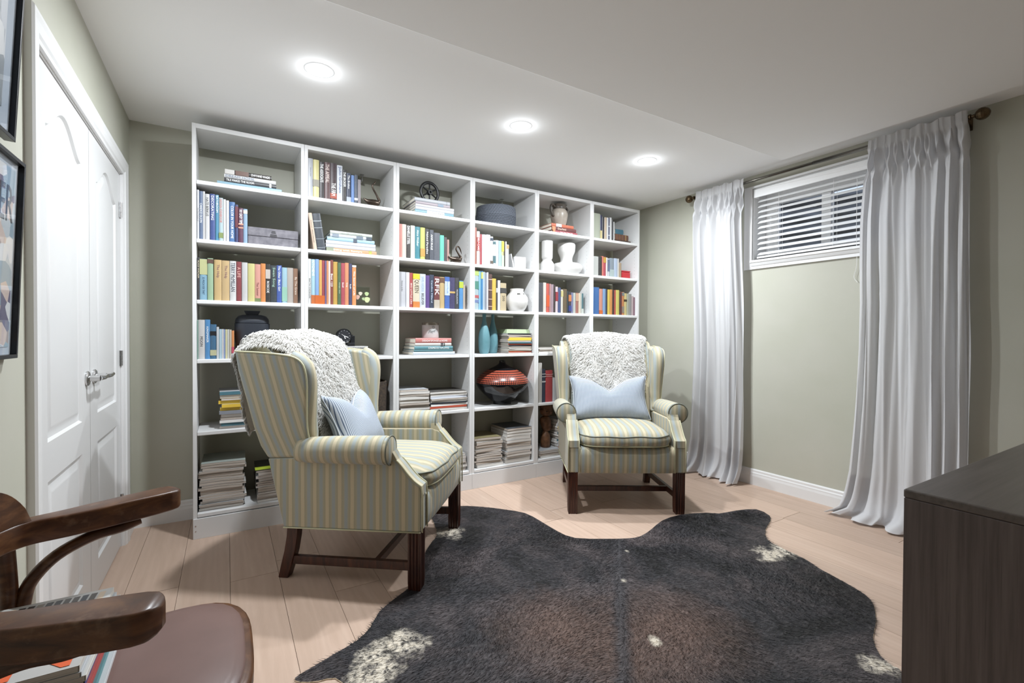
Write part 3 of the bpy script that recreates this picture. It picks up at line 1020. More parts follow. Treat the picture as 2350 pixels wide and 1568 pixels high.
upright(2, 3, Z7, [
    (78, 160, 205, 'c5c6cc', 'thick silver-white hardback', D_(text='Steve Jobs', tc='3a3a3c', fr=(.4, .3), size=.22)),
    (165, 212, 212, 'dcdce0', 'white paperback next to the red one'),
    (210, 258, 220, 'b03a3b', 'brick red hardback', D_(text='BIG LITTLE LIES', tc='f0dcd4', fr=(.6, .6), size=.4)),
    (258, 352, 230, 'dccfb4', 'cream book titled QUEEN with a yellow head', D_(bands=((.84, .995, 'e3cc38'), (.01, .18, 'd98a4a')), text='QUEEN', tc='3a3026', fr=(.37, .38), size=.7)),
    (352, 435, 235, 'cdd5de', 'pale blue-grey book titled BELIEVER', D_(text='BELIEVER', tc='2c2c30', fr=(.74, .34), size=.4, text2='DAVID AXELROD', tc2='8ba2ba', fr2=(.3, .45), size2=.5)),
    (435, 490, 255, '583a86', 'purple paperback'),
    (490, 550, 245, '293650', 'navy hardback', D_(text='Candice Millard', tc='b9c4d6', fr=(.5, .7), size=.35)),
    (550, 628, 270, '6f2f33', 'maroon book titled RFK', D_(text='RFK', fr=(.33, .52), size=.75, bands=((.01, .27, 'c2b7a8'),))),
    (628, 698, 278, 'c7ab72', 'tan hardback with a portrait at the top', D_(bands=((.82, .98, '6e5240'),))),
    (698, 768, 275, '2861b4', 'bright blue hardback with a white panel', D_(bands=((.42, .86, 'c9d6e8'),), text='David Plouffe', tc='2861b4', fr=(.33, .38), size=.35)),
    (768, 840, 285, '383464', 'dark indigo hardback with a gold spot', D_(bands=((.5, .56, 'c9a86a'),))),
    (840, 895, 288, '3a3b40', 'charcoal hardback with pale capitals', D_(text='MICHAEL JACKSON', tc='c9cacf', fr=(.6, .45), size=.4)),
    (900, 955, 330, '3c8cc8', 'sky blue paperback with a lime corner', D_(bands=((.75, .97, 'b9c94a'),))),
    (955, 985, 385, 'c6b6a6', 'thin beige booklet')],
    'on the shelf under the curled-neck swan', 'upright books under the curled-neck swan')
ztin = pile(2, 2, Z7, [
    (262, 838, 1345, .024, 'd3dae2', 'white-blue bottom book', D_(yaw=.0, d=.26)),
    (272, 812, 1305, .014, '4f8790', 'dark teal thin book', D_(d=.25)),
    (280, 810, 1275, .026, '5b9aa6', 'teal book titled SCRAPBOOK FOR LIVING', D_(text='SCRAPBOOK FOR LIVING', fr=(.62, .55), d=.25)),
    (288, 790, 1232, .022, 'dcdcd8', 'white book with a small photo', D_(bands=((.7, .77, '6b6b6e'), (.79, .81, '222222')), d=.24)),
    (295, 790, 1178, .036, 'dc7f78', 'salmon book titled DESIGN SPONGE at HOME', D_(text='DESIGN*SPONGE at HOME', fr=(.53, .7), size=.4, d=.24))],
    'in the pile under the tin', 'flat pile under the tin')
# --- unit with basket and blue bottles
upright(3, 4, Z9, [
    (75, 105, 800, 'a45f4d', 'tall terracotta book against the bookcase side'),
    (105, 155, 862, 'dcdad6', 'white book with a red title block', D_(bands=((.42, .82, 'b8403f'),), text='SELF-CARE', fr=(.38, .38), size=.6)),
    (155, 190, 910, 'ae3f48', 'narrow red book'),
    (190, 262, 915, 'd9dbe4', 'thick lilac-white book'),
    (262, 328, 918, 'dbdee6', 'silver-white book'),
    (325, 372, 948, 'e2e2e6', 'white book with two small dark squares', D_(bands=((.86, .95, '3f4858'), (.08, .18, '6b5f52')))),
    (370, 412, 1010, 'd3d6d8', 'white book with a teal block', D_(bands=((.13, .4, '4c6e74'), (.85, .95, '4c6e74')))),
    (412, 465, 1010, 'd3dde8', 'bluish white book'),
    (465, 510, 1018, 'a6d3df', 'pale aqua book'),
    (508, 548, 1022, 'd4d28a', 'yellow and mint book', D_(bands=((.0, .45, 'c3d6b8'), (.6, .98, 'd9c84a')))),
    (548, 566, 1030, '332c2a', 'thin black book'),
    (566, 592, 1030, 'dedcd6', 'thin cream-white book'),
    (592, 628, 1080, 'd6d8da', 'short white book with a tan head', D_(bands=((.82, .98, 'c2a274'),)))],
    'on the shelf under the woven basket', 'upright books under the woven basket')
upright(3, 3, Z10, [
    (80, 130, 135, 'b3c7cc', 'tall pastel patchwork book', D_(bands=((.86, .99, 'bccf7a'), (.52, .72, '5b9484'), (.3, .37, 'c76a6a'), (.18, .25, '7e8fba')))),
    (130, 165, 145, '7bbce5', 'light blue book with white marks'),
    (163, 195, 150, '1e84be', 'ocean blue book with a lime head', D_(bands=((.8, .97, 'ccd07a'),))),
    (195, 228, 165, 'b2c3d0', 'pale blue-grey paperback'),
    (228, 255, 175, '8e97a6', 'grey-blue paperback'),
    (255, 282, 170, 'dcdce0', 'slim white hardback'),
    (282, 340, 200, '5d3e36', 'dark brown leather-look volume with pale bands', D_(bands=((.84, .86, 'd9b9a6'), (.55, .57, 'd9b9a6'), (.3, .32, 'd9b9a6'), (.1, .12, 'd9b9a6')))),
    (340, 402, 270, 'dfb932', 'bright yellow book'),
    (402, 426, 300, '3a3a3c', 'narrow black and white book', D_(bands=((.6, .75, 'c9c9c9'),))),
    (426, 470, 298, 'd9d9de', 'plain white book'),
    (470, 562, 340, 'c9b690', 'thick tan book numbered 200', D_(text='200', tc='2f2b26', fr=(.55, .2), size=.38, bands=((.64, .82, '4c4a48'),)))],
    'beside the round white vase', 'upright books beside the round vase')
# --- unit with jug and white vases
zjug = pile(4, 5, Z12, [
    (345, 785, 745, .022, 'a8424c', 'crimson bottom book', D_(bands=((.0, .09, 'd88a5c'),), text='Live Your Best Life', fr=(.55, .5), size=.4)),
    (330, 762, 690, .03, '6e2d2f', 'dark maroon middle book', D_(bands=((.0, .14, 'd88a5c'),), text='Dearfield', tc='e3c8b4', fr=(.4, .34))),
    (322, 718, 610, .026, 'cf6236', 'orange-red top book with a white patch', D_(bands=((.2, .45, 'dedcd8'),)))],
    'under the two-handled jug', 'red books under the jug')
upright(4, 3, Z13, [
    (95, 165, 215, '4a4e54', 'charcoal grey book with white script'),
    (165, 218, 215, 'd9cfc4', 'cream paperback near the grey one'),
    (218, 268, 230, 'cb4732', 'red-orange paperback', D_(bands=((.2, .6, 'd9603a'),))),
    (268, 300, 235, 'b58786', 'dusty rose paperback'),
    (300, 345, 245, 'a38c96', 'mauve paperback'),
    (345, 375, 255, '3a3030', 'dark brown paperback'),
    (375, 418, 285, 'd5c2c6', 'white and pink paperback', D_(bands=((.45, .8, '9c3f46'),))),
    (418, 468, 300, '3a4d7c', 'navy blue paperback'),
    (468, 505, 335, 'd6d0c2', 'cream paperback with a yellow head', D_(bands=((.7, .95, 'cfc48a'),))),
    (505, 572, 325, '69583d', 'olive brown hardback'),
    (572, 598, 360, '2d3c42', 'narrow dark teal paperback'),
    (598, 645, 370, '3a3440', 'dark paperback with an orange flame', D_(bands=((.55, .85, 'd08454'), (.1, .35, '3d4a8e')))),
    (645, 680, 385, '777ca2', 'violet-grey paperback'),
    (680, 722, 390, 'bcc2b9', 'pale green-grey paperback'),
    (722, 770, 390, 'a36558', 'brown-rose paperback', D_(bands=((.6, .97, 'c9a48a'),))),
    (770, 802, 395, 'd8cdb4', 'straw paperback'),
    (802, 822, 395, 'd0d0c8', 'thin grey-white paperback'),
    (822, 855, 400, '4d787f', 'teal paperback at the end of the row', D_(bands=((.0, .25, 'c9cfc6'),)))],
    'on the shelf under the white vases', 'upright paperbacks under the white vases')
upright(4, 1, Z14, [
    (65, 92, 260, 'd9cfc9', 'tall white book with an orange edge', D_(bands=((.0, .995, 'd8d4cf'),))),
    (92, 134, 330, '25354e', 'navy bound volume with white bands', D_(bands=((.84, .86, 'dcdcdc'), (.76, .78, 'dcdcdc'), (.6, .64, 'dcdcdc')))),
    (134, 213, 345, 'bf242d', 'thick scarlet bound volume', D_(bands=((.86, .88, 'e8b0a8'), (.8, .82, 'e8b0a8')))),
    (215, 265, 430, 'cfcfcf', 'pale grey binder', {}),],
    'beside the armchair by the curtain', 'reference books beside the armchair')
# --- end unit
upright(5, 5, Z15, [
    (90, 200, 262, 'b3b9a6', 'thick sage-grey book'),
    (200, 240, 295, '232b52', 'navy book with a cream foot', D_(bands=((.0, .36, 'd6c694'), (.0, .02, 'd6c694')))),
    (240, 285, 330, '262836', 'blue-black book'),
    (285, 330, 340, 'cdb598', 'tan book'),
    (330, 362, 345, 'dedede', 'white book close to the tan one'),
    (362, 392, 350, '3a4164', 'navy book with white stripes', D_(bands=((.2, .24, 'd6d8de'), (.6, .64, 'd6d8de')))),
    (392, 432, 345, 'd8d8d8', 'white book between navy and black ones'),
    (432, 462, 385, '222226', 'black book with white marks'),
    (462, 486, 430, 'd2d2d0', 'short white book')],
    'in the row by the stacked leather volumes', 'upright books on the top shelf of the end unit')
pile(5, 5, Z15, [
    (500, 805, 815, .018, '4b332a', 'thin dark brown volume', D_(d=.2)),
    (500, 760, 740, .052, '6b4030', 'thick brown leather volume with gilt bands', D_(bands=((.1, .13, '8d6a44'), (.3, .33, '8d6a44'), (.52, .55, '8d6a44'), (.75, .82, 'a88a5a')), d=.2)),
    (505, 660, 620, .045, '2d6a80', 'teal blue book', D_(d=.17))],
    'lying flat on the top shelf', 'stacked volumes on the end unit')
upright(5, 4, Z15, [
    (90, 165, 1120, 'c2c4bf', 'grey-white hardback'),
    (165, 235, 1125, '2a2a28', 'black hardback with white capitals'),
    (235, 263, 1115, 'd8705c', 'coral hardback'),
    (263, 315, 1130, 'b02a40', 'crimson hardback with a gold head', D_(bands=((.7, .98, 'c59a48'),))),
    (315, 350, 1145, 'd9d6d4', 'white paperback beside the crimson one'),
    (350, 390, 1165, 'c9c9d0', 'white and slate paperback', D_(bands=((.3, .95, '6c7690'),))),
    (390, 475, 1155, '8a97a2', 'thick slate blue-grey hardback', D_(bands=((.0, .4, 'b3c2c0'),))),
    (475, 545, 1160, 'b4c4da', 'pale periwinkle hardback'),
    (545, 572, 1165, 'd8d6d0', 'ivory paperback'),
    (572, 625, 1250, 'b39a7a', 'short tan book')],
    'beside the red tin box', 'upright books beside the red box')
upright(5, 3, Z16, [
    (95, 180, 345, '1e69b0', 'thick cobalt blue hardback'),
    (180, 250, 375, 'd58c74', 'pink and orange hardback', D_(bands=((.03, .16, 'd8703a'),))),
    (250, 312, 375, '7aa0cb', 'light blue hardback'),
    (312, 343, 380, '26334f', 'narrow navy hardback'),
    (343, 398, 390, 'dfbd32', 'bright yellow hardback'),
    (398, 445, 390, 'd88d2e', 'amber orange hardback'),
    (445, 482, 395, '3d1a1a', 'dark maroon book'),
    (482, 514, 400, 'be3f2f', 'scarlet book'),
    (514, 582, 400, 'd8cd5e', 'lemon yellow book with a green line'),
    (582, 610, 420, '4a3226', 'chocolate brown book'),
    (610, 636, 445, '6e1f22', 'dark red book'),
    (636, 680, 440, 'd0813a', 'orange and grey book', D_(bands=((.84, .98, '8a8f8c'), (.1, .38, '9c8f80')))),
    (680, 732, 465, 'd5c37c', 'straw yellow book with a dark dot', D_(bands=((.62, .72, '4a4030'),))),
    (732, 775, 470, 'b3b5a2', 'pale olive book'),
    (775, 828, 480, '9a9a98', 'mid grey book'),
    (828, 870, 525, 'c4aeb0', 'pinkish grey book'),
    (870, 900, 545, '8c6272', 'mauve book at the end of the row')],
    'on the shelf under the red box', 'upright books under the red tin box')
_a, _b = inner(5)
leaning(5, 2, _a + .019, .012, .23, .17, math.radians(-4), 'cfcabc', 'ivory booklet leaning on the side panel', 'above the armchair by the curtain', 'leaning booklets')
leaning(5, 2, _a + .0345, .016, .215, .17, math.radians(-5), 'b3ac94', 'khaki booklet leaning on the ivory one', 'above the armchair by the curtain', 'leaning booklets')
_a3, _b3 = inner(3)
_sx = at(1080 + 705 / 7.126, 600, y=YF + .05).x
leaning(3, 4, _sx, .010, .12, .15, math.radians(-14), 'dddddd', 'small white leaning booklet', 'beside the script sign block', 'leaning booklets', y=YF + .05)

# ------------------------------------------------------------------ magazine piles
def zx(zoom, l, yy, Y):
    return at(zoom[0] + l / zoom[2], zoom[1] + yy / zoom[2], y=Y)
def mp(col, sh, zoom, l, r, ty, D, n, label, group, front=.02, **kw):
    y = YF + front
    a, b = inner(col)
    x0 = max(zx(zoom, l, ty, y).x, a + .012)
    x1 = min(zx(zoom, r, ty, y).x, b - .012)
    h = zx(zoom, (l + r) / 2, ty, y).z - SHELF[sh]
    return magpile((x0 + x1) / 2, y + D / 2 + .008, SHELF[sh], x1 - x0, D, h, n, label, group, **kw)
mp(0, 0, Z3, 78, 488, 905, .27, 19, 'the tallest bottom shelf pile', 'magazines in the tallest bottom pile', bend=.002, top='b9c4bd', toplabel='pale green magazine with black lettering topping the tallest pile')
_t, _tz = mp(0, 0, Z3, 600, 960, 960, .27, 13, 'the pile with the lime cover', 'magazines behind the armchair on the cowhide', bend=.0015, top='3a3a34', toplabel='dark magazine with a lime green cover panel')
lettering('READ', .2, .1, lambda a, b: (a, b - .03, .0035), plain('26262a', .5), [o for o in bpy.data.objects if o.get('label', '').startswith('pale green magazine')][0])
MB().box(-.12, .12, -.12, -.04, .0, .0008).build('cover_panel', plain('a8b83a', .5), _t, loc=(0, 0, .013))
mp(0, 1, Z3, 288, 800, 285, .24, 12, 'the mixed pile under the black jar', 'mixed pile under the black jar', bend=.0005, jit=.012, spines=True, cols=['c9ced4', '2e3138', 'b9bdc2', 'dcdcd8', 'b06a4a', 'c9a23a'])
mp(2, 1, Z8, 60, 440, 345, .27, 9, 'the grey pile under the tin', 'left magazine pile above the armchair arm', bend=.0015)
mp(2, 1, Z8, 452, 925, 372, .27, 9, 'the glossy pile under the tin', 'glossy magazine pile above the armchair arm', bend=.002, spines=True)
mp(2, 0, Z8, 600, 930, 1150, .18, 8, 'the loose pile by the slatted organiser', 'low white magazine pile', bend=.0015, cols=['e8e6e2', 'dcdcdc', 'd0d0d0'])
mp(3, 0, Z11, 72, 395, 1055, .27, 13, 'the short pile under the black vase', 'short bottom pile under the vase', bend=.002, top='8f8458', toplabel='olive covered magazine topping the short pile')
mp(3, 0, Z11, 455, 780, 935, .27, 12, 'the taller pile under the black vase', 'taller bottom pile under the vase', bend=.0015, top='4a5058', toplabel='dark glossy magazine topping the taller pile')
_g, zgreen = mp(3, 2, Z10, 600, 975, 1135, .23, 15, 'the pile beside the blue bottles', 'magazines beside the blue bottles', bend=.0005, jit=.006, spines=True, cols=['c9cdd4', '2d2f36', 'b07060', 'dcdcdc', 'c9a850'])
mp(4, 2, Z13, 95, 560, 1330, .22, 4, 'the thin beige pile above the red volume', 'thin pile above the red volume', bend=.001, cols=['d6cdc0', 'c9bfb0', 'e0dad0'])
_s5, zsc = mp(4, 0, Z14, 78, 295, 1240, .24, 4, 'the small pile under the carved figure', 'magazines under the figure', bend=.0005, jit=.003)
_a, _b = inner(4)
magpile(_a + .385, YF + .165, SHELF[0], .27, .2, .30, 15, 'the pile behind the carved figure', 'striped magazine pile by the figure', bend=.001, spines=True)

# ------------------------------------------------------------------ things on the shelves
def thing_mat(name, c0, c1, rough=.4, scale=20, **kw):
    g = N(name)
    n1 = g.noise(g.coord('Object'), scale, 4)
    g.l(g.ramp(n1, [(.3, hx(c0)), (.7, hx(c1))]), g.b.inputs['Base Color'])
    g.set(rough=rough, **kw)
    return g.m
def centre(zoom, l, r, base, Y):
    a = zx(zoom, l, base, Y); b = zx(zoom, r, base, Y)
    return (a.x + b.x) / 2, b.x - a.x
# grey plank box
M_GREYW = thing_mat('grey_stained_wood', '55535a', '77747a', .7, 30)
Y = YF + .03
cx, w = centre(Z1, 622, 1138, 1270, Y)
e = empty('wooden_box', (cx, Y, SHELF[4]), 0, 'long grey stained plank box with a black emblem', 'box')
MB().box(-w / 2, w / 2, 0, .18, .0003, .052).build('lower_plank', M_GREYW, e, bevel=.002)
MB().box(-w / 2 - .001, w / 2 + .001, -.001, .181, .054, .106).build('lid', M_GREYW, e, bevel=.003)
em = MB().box(-.012, .012, -.0022, -.001, .078, .084).box(-.018, .018, -.0022, -.001, .066, .071).box(-.01, .01, -.0022, -.001, .088, .092).box(-.02, .02, -.0022, -.001, .058, .0625)
em.build('emblem', plain('1c1b1d', .6), e)
# black lidded jar
M_BLK = plain('2c3038', .42, 'matte_black_ceramic')
Y = YF + .15
cx, w = centre(Z2, 565, 985, 1200, Y)
R = w / 2
e = empty('lidded_jar', (cx, Y, SHELF[2]), 0, 'big matte black lidded jar with a flared handle', 'jar')
def sqlathe(prof, n=40, p=3.2):
    rings = []
    for r, z in prof:
        ring = []
        for k in range(n):
            a = 2 * math.pi * k / n
            c, s = math.cos(a), math.sin(a)
            q = (abs(c) ** p + abs(s) ** p) ** (-1 / p)
            ring.append((r * q * c, r * q * s * .92, z))
        rings.append(ring)
    return rings
MB().loft(sqlathe([(R * .7, .0003), (R * .78, .006), (R * .92, .07), (R * .99, .14), (R, .2), (R, .212), (R * .9, .213)])).build('jar_body', M_BLK, e, smooth=45)
MB().loft(sqlathe([(R * .9, .2135), (R * .97, .215), (R * .97, .228), (R * .93, .242), (R * .8, .258), (R * .55, .266), (R * .2, .268)])).build('lid', M_BLK, e, smooth=45)
MB().extrude([(-.032, .266), (.032, .266), (.045, .292), (-.045, .292)], lambda a, b: (a, -.012, b), lambda a, b: (a, .012, b)).build('lid_handle', M_BLK, e, bevel=.002)
# bronze swans
M_BRONZE = thing_mat('dark_bronze', '2e2620', '50443a', .32, 40, metal=.7)
def swan(loc, rz, s, curled, label):
    e = empty('swan_figurine', loc, rz, label, 'figurine', 'pair of bronze swans')
    body = [(-.078, 0, .062), (-.06, 0, .05), (-.035, 0, .037), (0, 0, .0315), (.03, 0, .0315), (.055, 0, .034), (.07, 0, .044)]
    rad = [.002, .012, .023, .031, .031, .026, .012]
    MB().tube([(a * s, b * s, c * s + .0005) for a, b, c in smoothpath(body, 4)], [interp(i, range(0, 28, 4), rad) * s for i in range(25)], 14, flat=.8).build('body', M_BRONZE, e, smooth=True)
    if curled:
        neck = [(.052, 0, .036), (.068, 0, .055), (.055, 0, .075), (.03, 0, .11), (.012, 0, .14), (.02, 0, .168), (.04, 0, .17), (.056, 0, .15), (.068, 0, .12), (.075, 0, .095)]
    else:
        neck = [(.052, 0, .036), (.07, 0, .055), (.06, 0, .075), (.04, 0, .115), (.018, 0, .15), (.006, 0, .178), (.008, 0, .196), (.02, 0, .205), (.03, 0, .222), (.036, 0, .235)]
    pth = smoothpath(neck, 4)
    rr = [interp(i / (len(pth) - 1), [0, .12, .3, .6, .75, .85, 1], [.018, .014, .009, .0075, .008, .0065, .0015]) * s for i in range(len(pth))]
    MB().tube([(a * s, b * s, c * s) for a, b, c in pth], rr, 10).build('neck', M_BRONZE, e, smooth=True)
Y = YF + .028
cx, w = centre(Z4, 815, 1010, 790, Y)
swan((cx, Y, SHELF[5]), 0, .74, False, 'bronze swan with a straight raised neck beside the tall books')
cx, w = centre(Z6, 815, 1000, 1460, Y)
swan((cx, Y, SHELF[4]), 0, .72, True, 'bronze swan with a curled drooping neck')
# glass block with pressed flowers
def clear_mat(name, col, rough=.03):
    g = N(name)
    g.set(color=hx(col), rough=rough, trans=1.0, ior=1.3)
    return g.m
def tint_glass():
    g = N('pale_green_glass')
    tr = g.n('ShaderNodeBsdfTransparent'); gl = g.n('ShaderNodeBsdfGlossy'); mx = g.n('ShaderNodeMixShader')
    tr.inputs[0].default_value = (.86, .92, .88, 1); gl.inputs['Roughness'].default_value = .05; mx.inputs[0].default_value = .13
    g.l(tr.outputs[0], mx.inputs[1]); g.l(gl.outputs[0], mx.inputs[2]); g.l(mx.outputs[0], g.out.inputs['Surface'])
    return g.m
Y = YF + .05
cx, w = centre(Z5, 695, 862, 760, Y)
e = empty('glass_block', (cx, Y, SHELF[3]), .06, 'small clear glass block with pressed flowers inside', 'ornament')
MB().box(-w / 2, w / 2, 0, .035, .0004, .132).build('glass', tint_glass(), e, bevel=.003)
for k, (px_, pz, rr, c) in enumerate(((-.035, .06, .016, 'd8a8a0'), (-.015, .085, .013, 'e3cfc6'), (.03, .045, .02, 'd9d6a8'), (.028, .085, .014, 'c9d0a0'), (.005, .05, .01, 'b9c29a'))):
    ring = [(px_ + rr * (1 + .25 * math.sin(3 * a * .628)) * math.cos(a * .628), .017, pz + rr * math.sin(a * .628)) for a in range(10)]
    MB().loft([ring, [(p[0], .0185, p[2]) for p in ring]]).build('petal', plain(c, .7), e)
# notebooks and clock
zc_ = SHELF[2] + .0003
for k, (l, r, th, c, d) in enumerate(((330, 850, .03, 'd8d8d6', 'thick white album at the bottom'), (340, 845, .02, 'c2c6c8', 'grey album in the middle'), (350, 835, .016, 'e6e6e4', 'white spiral notebook on top'))):
    Y = YF + .05
    x0 = zx(Z5, l, 1260, Y).x; x1 = zx(Z5, r, 1260, Y).x
    o = flat_book(x0, x1, Y, zc_, th, .22, c)
    tag(o, d + ' of the pile under the clock', 'notebook', 'notebooks under the clock')
    if k == 2:
        for q in range(34):
            xx = -(x1 - x0) / 2 + .012 + q * ((x1 - x0) - .024) / 33
            MB().tube([(xx + .0025 * 0, .006 + .008 * math.cos(a * .7854), th / 2 + .0085 * math.sin(a * .7854)) for a in range(8)], .0009, 5, closed=True).build('spiral_ring', plain('2d2d30', .4), o)
    zc_ += th + .0004
Y = YF + .13
cx, w = centre(Z5, 392, 663, 1200, Y)
CS = w / .15
e = empty('desk_clock', (cx, Y, zc_), 0, 'black round desk clock in a square cradle on notebooks', 'clock')
M_BP = plain('17181b', .35, 'black_plastic')
MB().box(-.075 * CS, .075 * CS, -.025, .025, .0, .022).build('base', M_BP, e, bevel=.002)
for s in (-1, 1):
    MB().box(min(s * .045, s * .075) * CS, max(s * .045, s * .075) * CS, -.025, .025, .0222, .075 * CS).build('cradle_arm', M_BP, e, bevel=.002)
    MB().box(min(s * .035, s * .062) * CS, max(s * .035, s * .062) * CS, -.02, .02, .0755 * CS, .082 * CS).build('pivot', M_BP, e)
def yring(r, y, zc0, n=36):
    return [(r * math.cos(2 * math.pi * k / n), y, zc0 + r * math.sin(2 * math.pi * k / n)) for k in range(n)]
zc0 = .073 * CS
MB().loft([yring(.05 * CS, .02, zc0), yring(.052 * CS, -.015, zc0), yring(.052 * CS, -.03, zc0), yring(.049 * CS, -.034, zc0), yring(.044 * CS, -.031, zc0)]).build('case', M_BP, e, smooth=40)
fc = MB().loft([yring(.0435 * CS, -.0312, zc0), yring(.0435 * CS, -.0316, zc0)]).build('dial', plain('232429', .5), e)
for q in range(12):
    a = q * math.pi / 6
    MB().add([((.036 + rr) * CS * math.sin(a) + t * math.cos(a) * .0008, -.0322, zc0 + (.036 + rr) * CS * math.cos(a) - t * math.sin(a) * .0008) for rr, t in ((0, -1), (0, 1), (.005, 1), (.005, -1))], [(0, 1, 2, 3)]).build('hour_mark', plain('d8d8d8', .5), fc)
for ang, ln, wd in ((110, .03, .0018), (160, .022, .0022), (-55, .022, .0008)):
    a = math.radians(ang)
    MB().add([(t * wd * math.cos(a) + rr * CS * math.sin(a), -.0326, zc0 - t * wd * math.sin(a) + rr * CS * math.cos(a)) for rr, t in ((-.004, -1), (-.004, 1), (ln, 1), (ln, -1))], [(0, 1, 2, 3)]).build('clock_hand', plain('f0f0f0', .5), e)
# dark basket with rope handles (peeks out beside the armchair)
_a, _b = inner(1)
e = empty('rope_handle_basket', (_b - .20, YF + .15, SHELF[1]), 0, 'dark basket with a twisted rope handle behind the armchair on the cowhide', 'basket')
MB().loft(sqlathe([(.15, .0005), (.17, .01), (.175, .24), (.165, .24), (.16, .012)], 32, 5)).build('basket_body', thing_mat('dark_wicker', '2a241f', '4a3d31', .8, 80), e, smooth=40)
for q in range(2):
    MB().tube([(.178 + .014 * math.sin(t * .35) , -.03 + .06 * t / 24 , .225 - .045 * math.sin(math.pi * t / 24)+ .003 * math.sin(t * 1.3 + q * 3.14)) for t in range(25)], .007, 8).build('rope_handle', thing_mat('tan_rope', '8a6a42', 'b08a58', .8, 90), e, smooth=True)
# black wheel standing on the pile under it
zt = SHELF[5] + .0003 + .026 + .022 + .018 + .018 + .026 + 5 * .0004
Y = YF + .14
cx, w = centre(Z6, 362, 688, 360, Y)
R = min(w / 2 * .985, .081)
e = empty('spoked_wheel', (cx, Y, zt), .12, 'black cast iron wheel with six spokes standing on grey books', 'wheel')
M_IRON = plain('121214', .38, 'black_iron')
zc0 = R + .0005
MB().tube([((R - .009) * math.cos(a * math.pi / 24), 0, zc0 + (R - .009) * math.sin(a * math.pi / 24)) for a in range(48)], .009, 10, closed=True, flat=1.3, up=(0, 1, 0)).build('rim', M_IRON, e, smooth=True)
hb = [yring(.018, -.016, zc0, 20), yring(.018, .016, zc0, 20), yring(.008, .016, zc0, 20), yring(.008, -.016, zc0, 20)]
MB().loft(hb + hb[:1], False).build('hub', M_IRON, e, smooth=40)
for q in range(6):
    a = math.radians(90 + 60 * q)
    c, s = math.cos(a), math.sin(a)
    MB().tube([(.016 * c, 0, zc0 + .016 * s), ((R - .01) * c, 0, zc0 + (R - .01) * s)], .006, 8).build('spoke', M_IRON, e)
# tin
Y = YF + .16
cx, w = centre(Z7, 388, 605, 1140, Y)
R = w / 2
H = .117
e = empty('tobacco_tin', (cx, Y, ztin), 0, 'pale blue-grey round tin with script lettering on stacked books', 'tin')
MB().lathe([(R * .97, .0003), (R, .003), (R, H - .02)], 36).build('tin_body', thing_mat('pale_tin_paint', 'b9c0c0', 'c9cfce', .35, 12), e, smooth=40)
MB().lathe([(R * 1.01, H - .02), (R * 1.02, H - .015), (R * 1.02, H - .004), (R * .98, H), (R * .6, H + .001)], 36).build('lid', thing_mat('worn_tin_lid', '7a7468', 'a8a498', .3, 30, metal=.6), e, smooth=40)
def oncyl(a, b, r=R + .0004, z0=.05):
    return (r * math.sin(a / r), -r * math.cos(a / r), z0 + b)
lettering("Player's", R * 1.2, .03, lambda a, b: oncyl(a, b + a * .25), plain('33373b', .5), e, 'lettering', shear=.35)
MB().tube([oncyl(.009 * math.cos(q * .5236), .03 + .009 * math.sin(q * .5236)) for q in range(12)], .0009, 5, closed=True).build('badge', plain('33373b', .5), e)
# white slatted organiser behind the armchair on the cowhide
_a, _b = inner(2)
e = empty('slatted_organiser', (_a + .27, YF + .225, SHELF[0]), 0, 'white slatted paper organiser behind the armchair on the cowhide arm', 'organiser')
MW = plain('e8e8e8', .45)
MB().box(-.16, .16, -.01, .1, .0005, .02).build('bottom', MW, e, bevel=.003)
MB().box(-.16, .16, -.012, .0, .255, .28).build('top_rail', MW, e, bevel=.003)
MB().box(-.16, .16, .1, .105, .0005, .28).build('back', MW, e)
for q in range(14):
    xx = -.155 + q * .3 / 13
    MB().tube(smoothpath([(xx, -.006, .02), (xx + .01, -.012, .09), (xx + .014, -.014, .14), (xx + .01, -.012, .19), (xx, -.006, .256)], 4), .006, 6).build('slat', MW, e, smooth=True)
# woven basket
Y = YF + .16
cx, w = centre(Z9, 128, 690, 600, Y)
R = w / 2
e = empty('woven_basket', (cx, Y, SHELF[5]), 0, 'charcoal woven rope basket on the top shelf', 'basket')
g = N('charcoal_rope')
v = g.coord('UV')
sp = g.n('ShaderNodeSeparateXYZ'); g.l(v, sp.inputs[0])
wv = g.math('SINE', g.math('ADD', g.math('MULTIPLY', sp.outputs[0], 520.0), g.math('MULTIPLY', sp.outputs[1], 1.2)))
g.l(g.ramp(g.math('ADD', g.math('MULTIPLY', wv, .5), .5), [(.25, hx('24272d')), (.6, hx('4c515b')), (.9, hx('777d88'))]), g.b.inputs['Base Color'])
g.set(rough=.8)
M_ROPE = g.m
HB = .155
nr = 13
mb = MB()
prof = [(R * .9, .0005), (R * .95, .003)]
for q in range(nr):
    z0 = .004 + q * HB / nr
    rr = R * (.96 + .04 * math.sin(math.pi * q / nr))
    for k in range(5):
        t = k / 4
        prof.append((rr + .0045 * math.sin(math.pi * t), z0 + HB / nr * t))
prof += [(R * .93, HB + .003), (R * .9, .012), (.001, .01)]
me_uv = lambda co, n: (math.atan2(co.y, co.x) / 6.2832, math.floor((co.z - .004) / (HB / nr)) * 2.1)
MB().lathe(prof, 72, cap=True).build('basket_wall', M_ROPE, e, smooth=True, uv=me_uv)
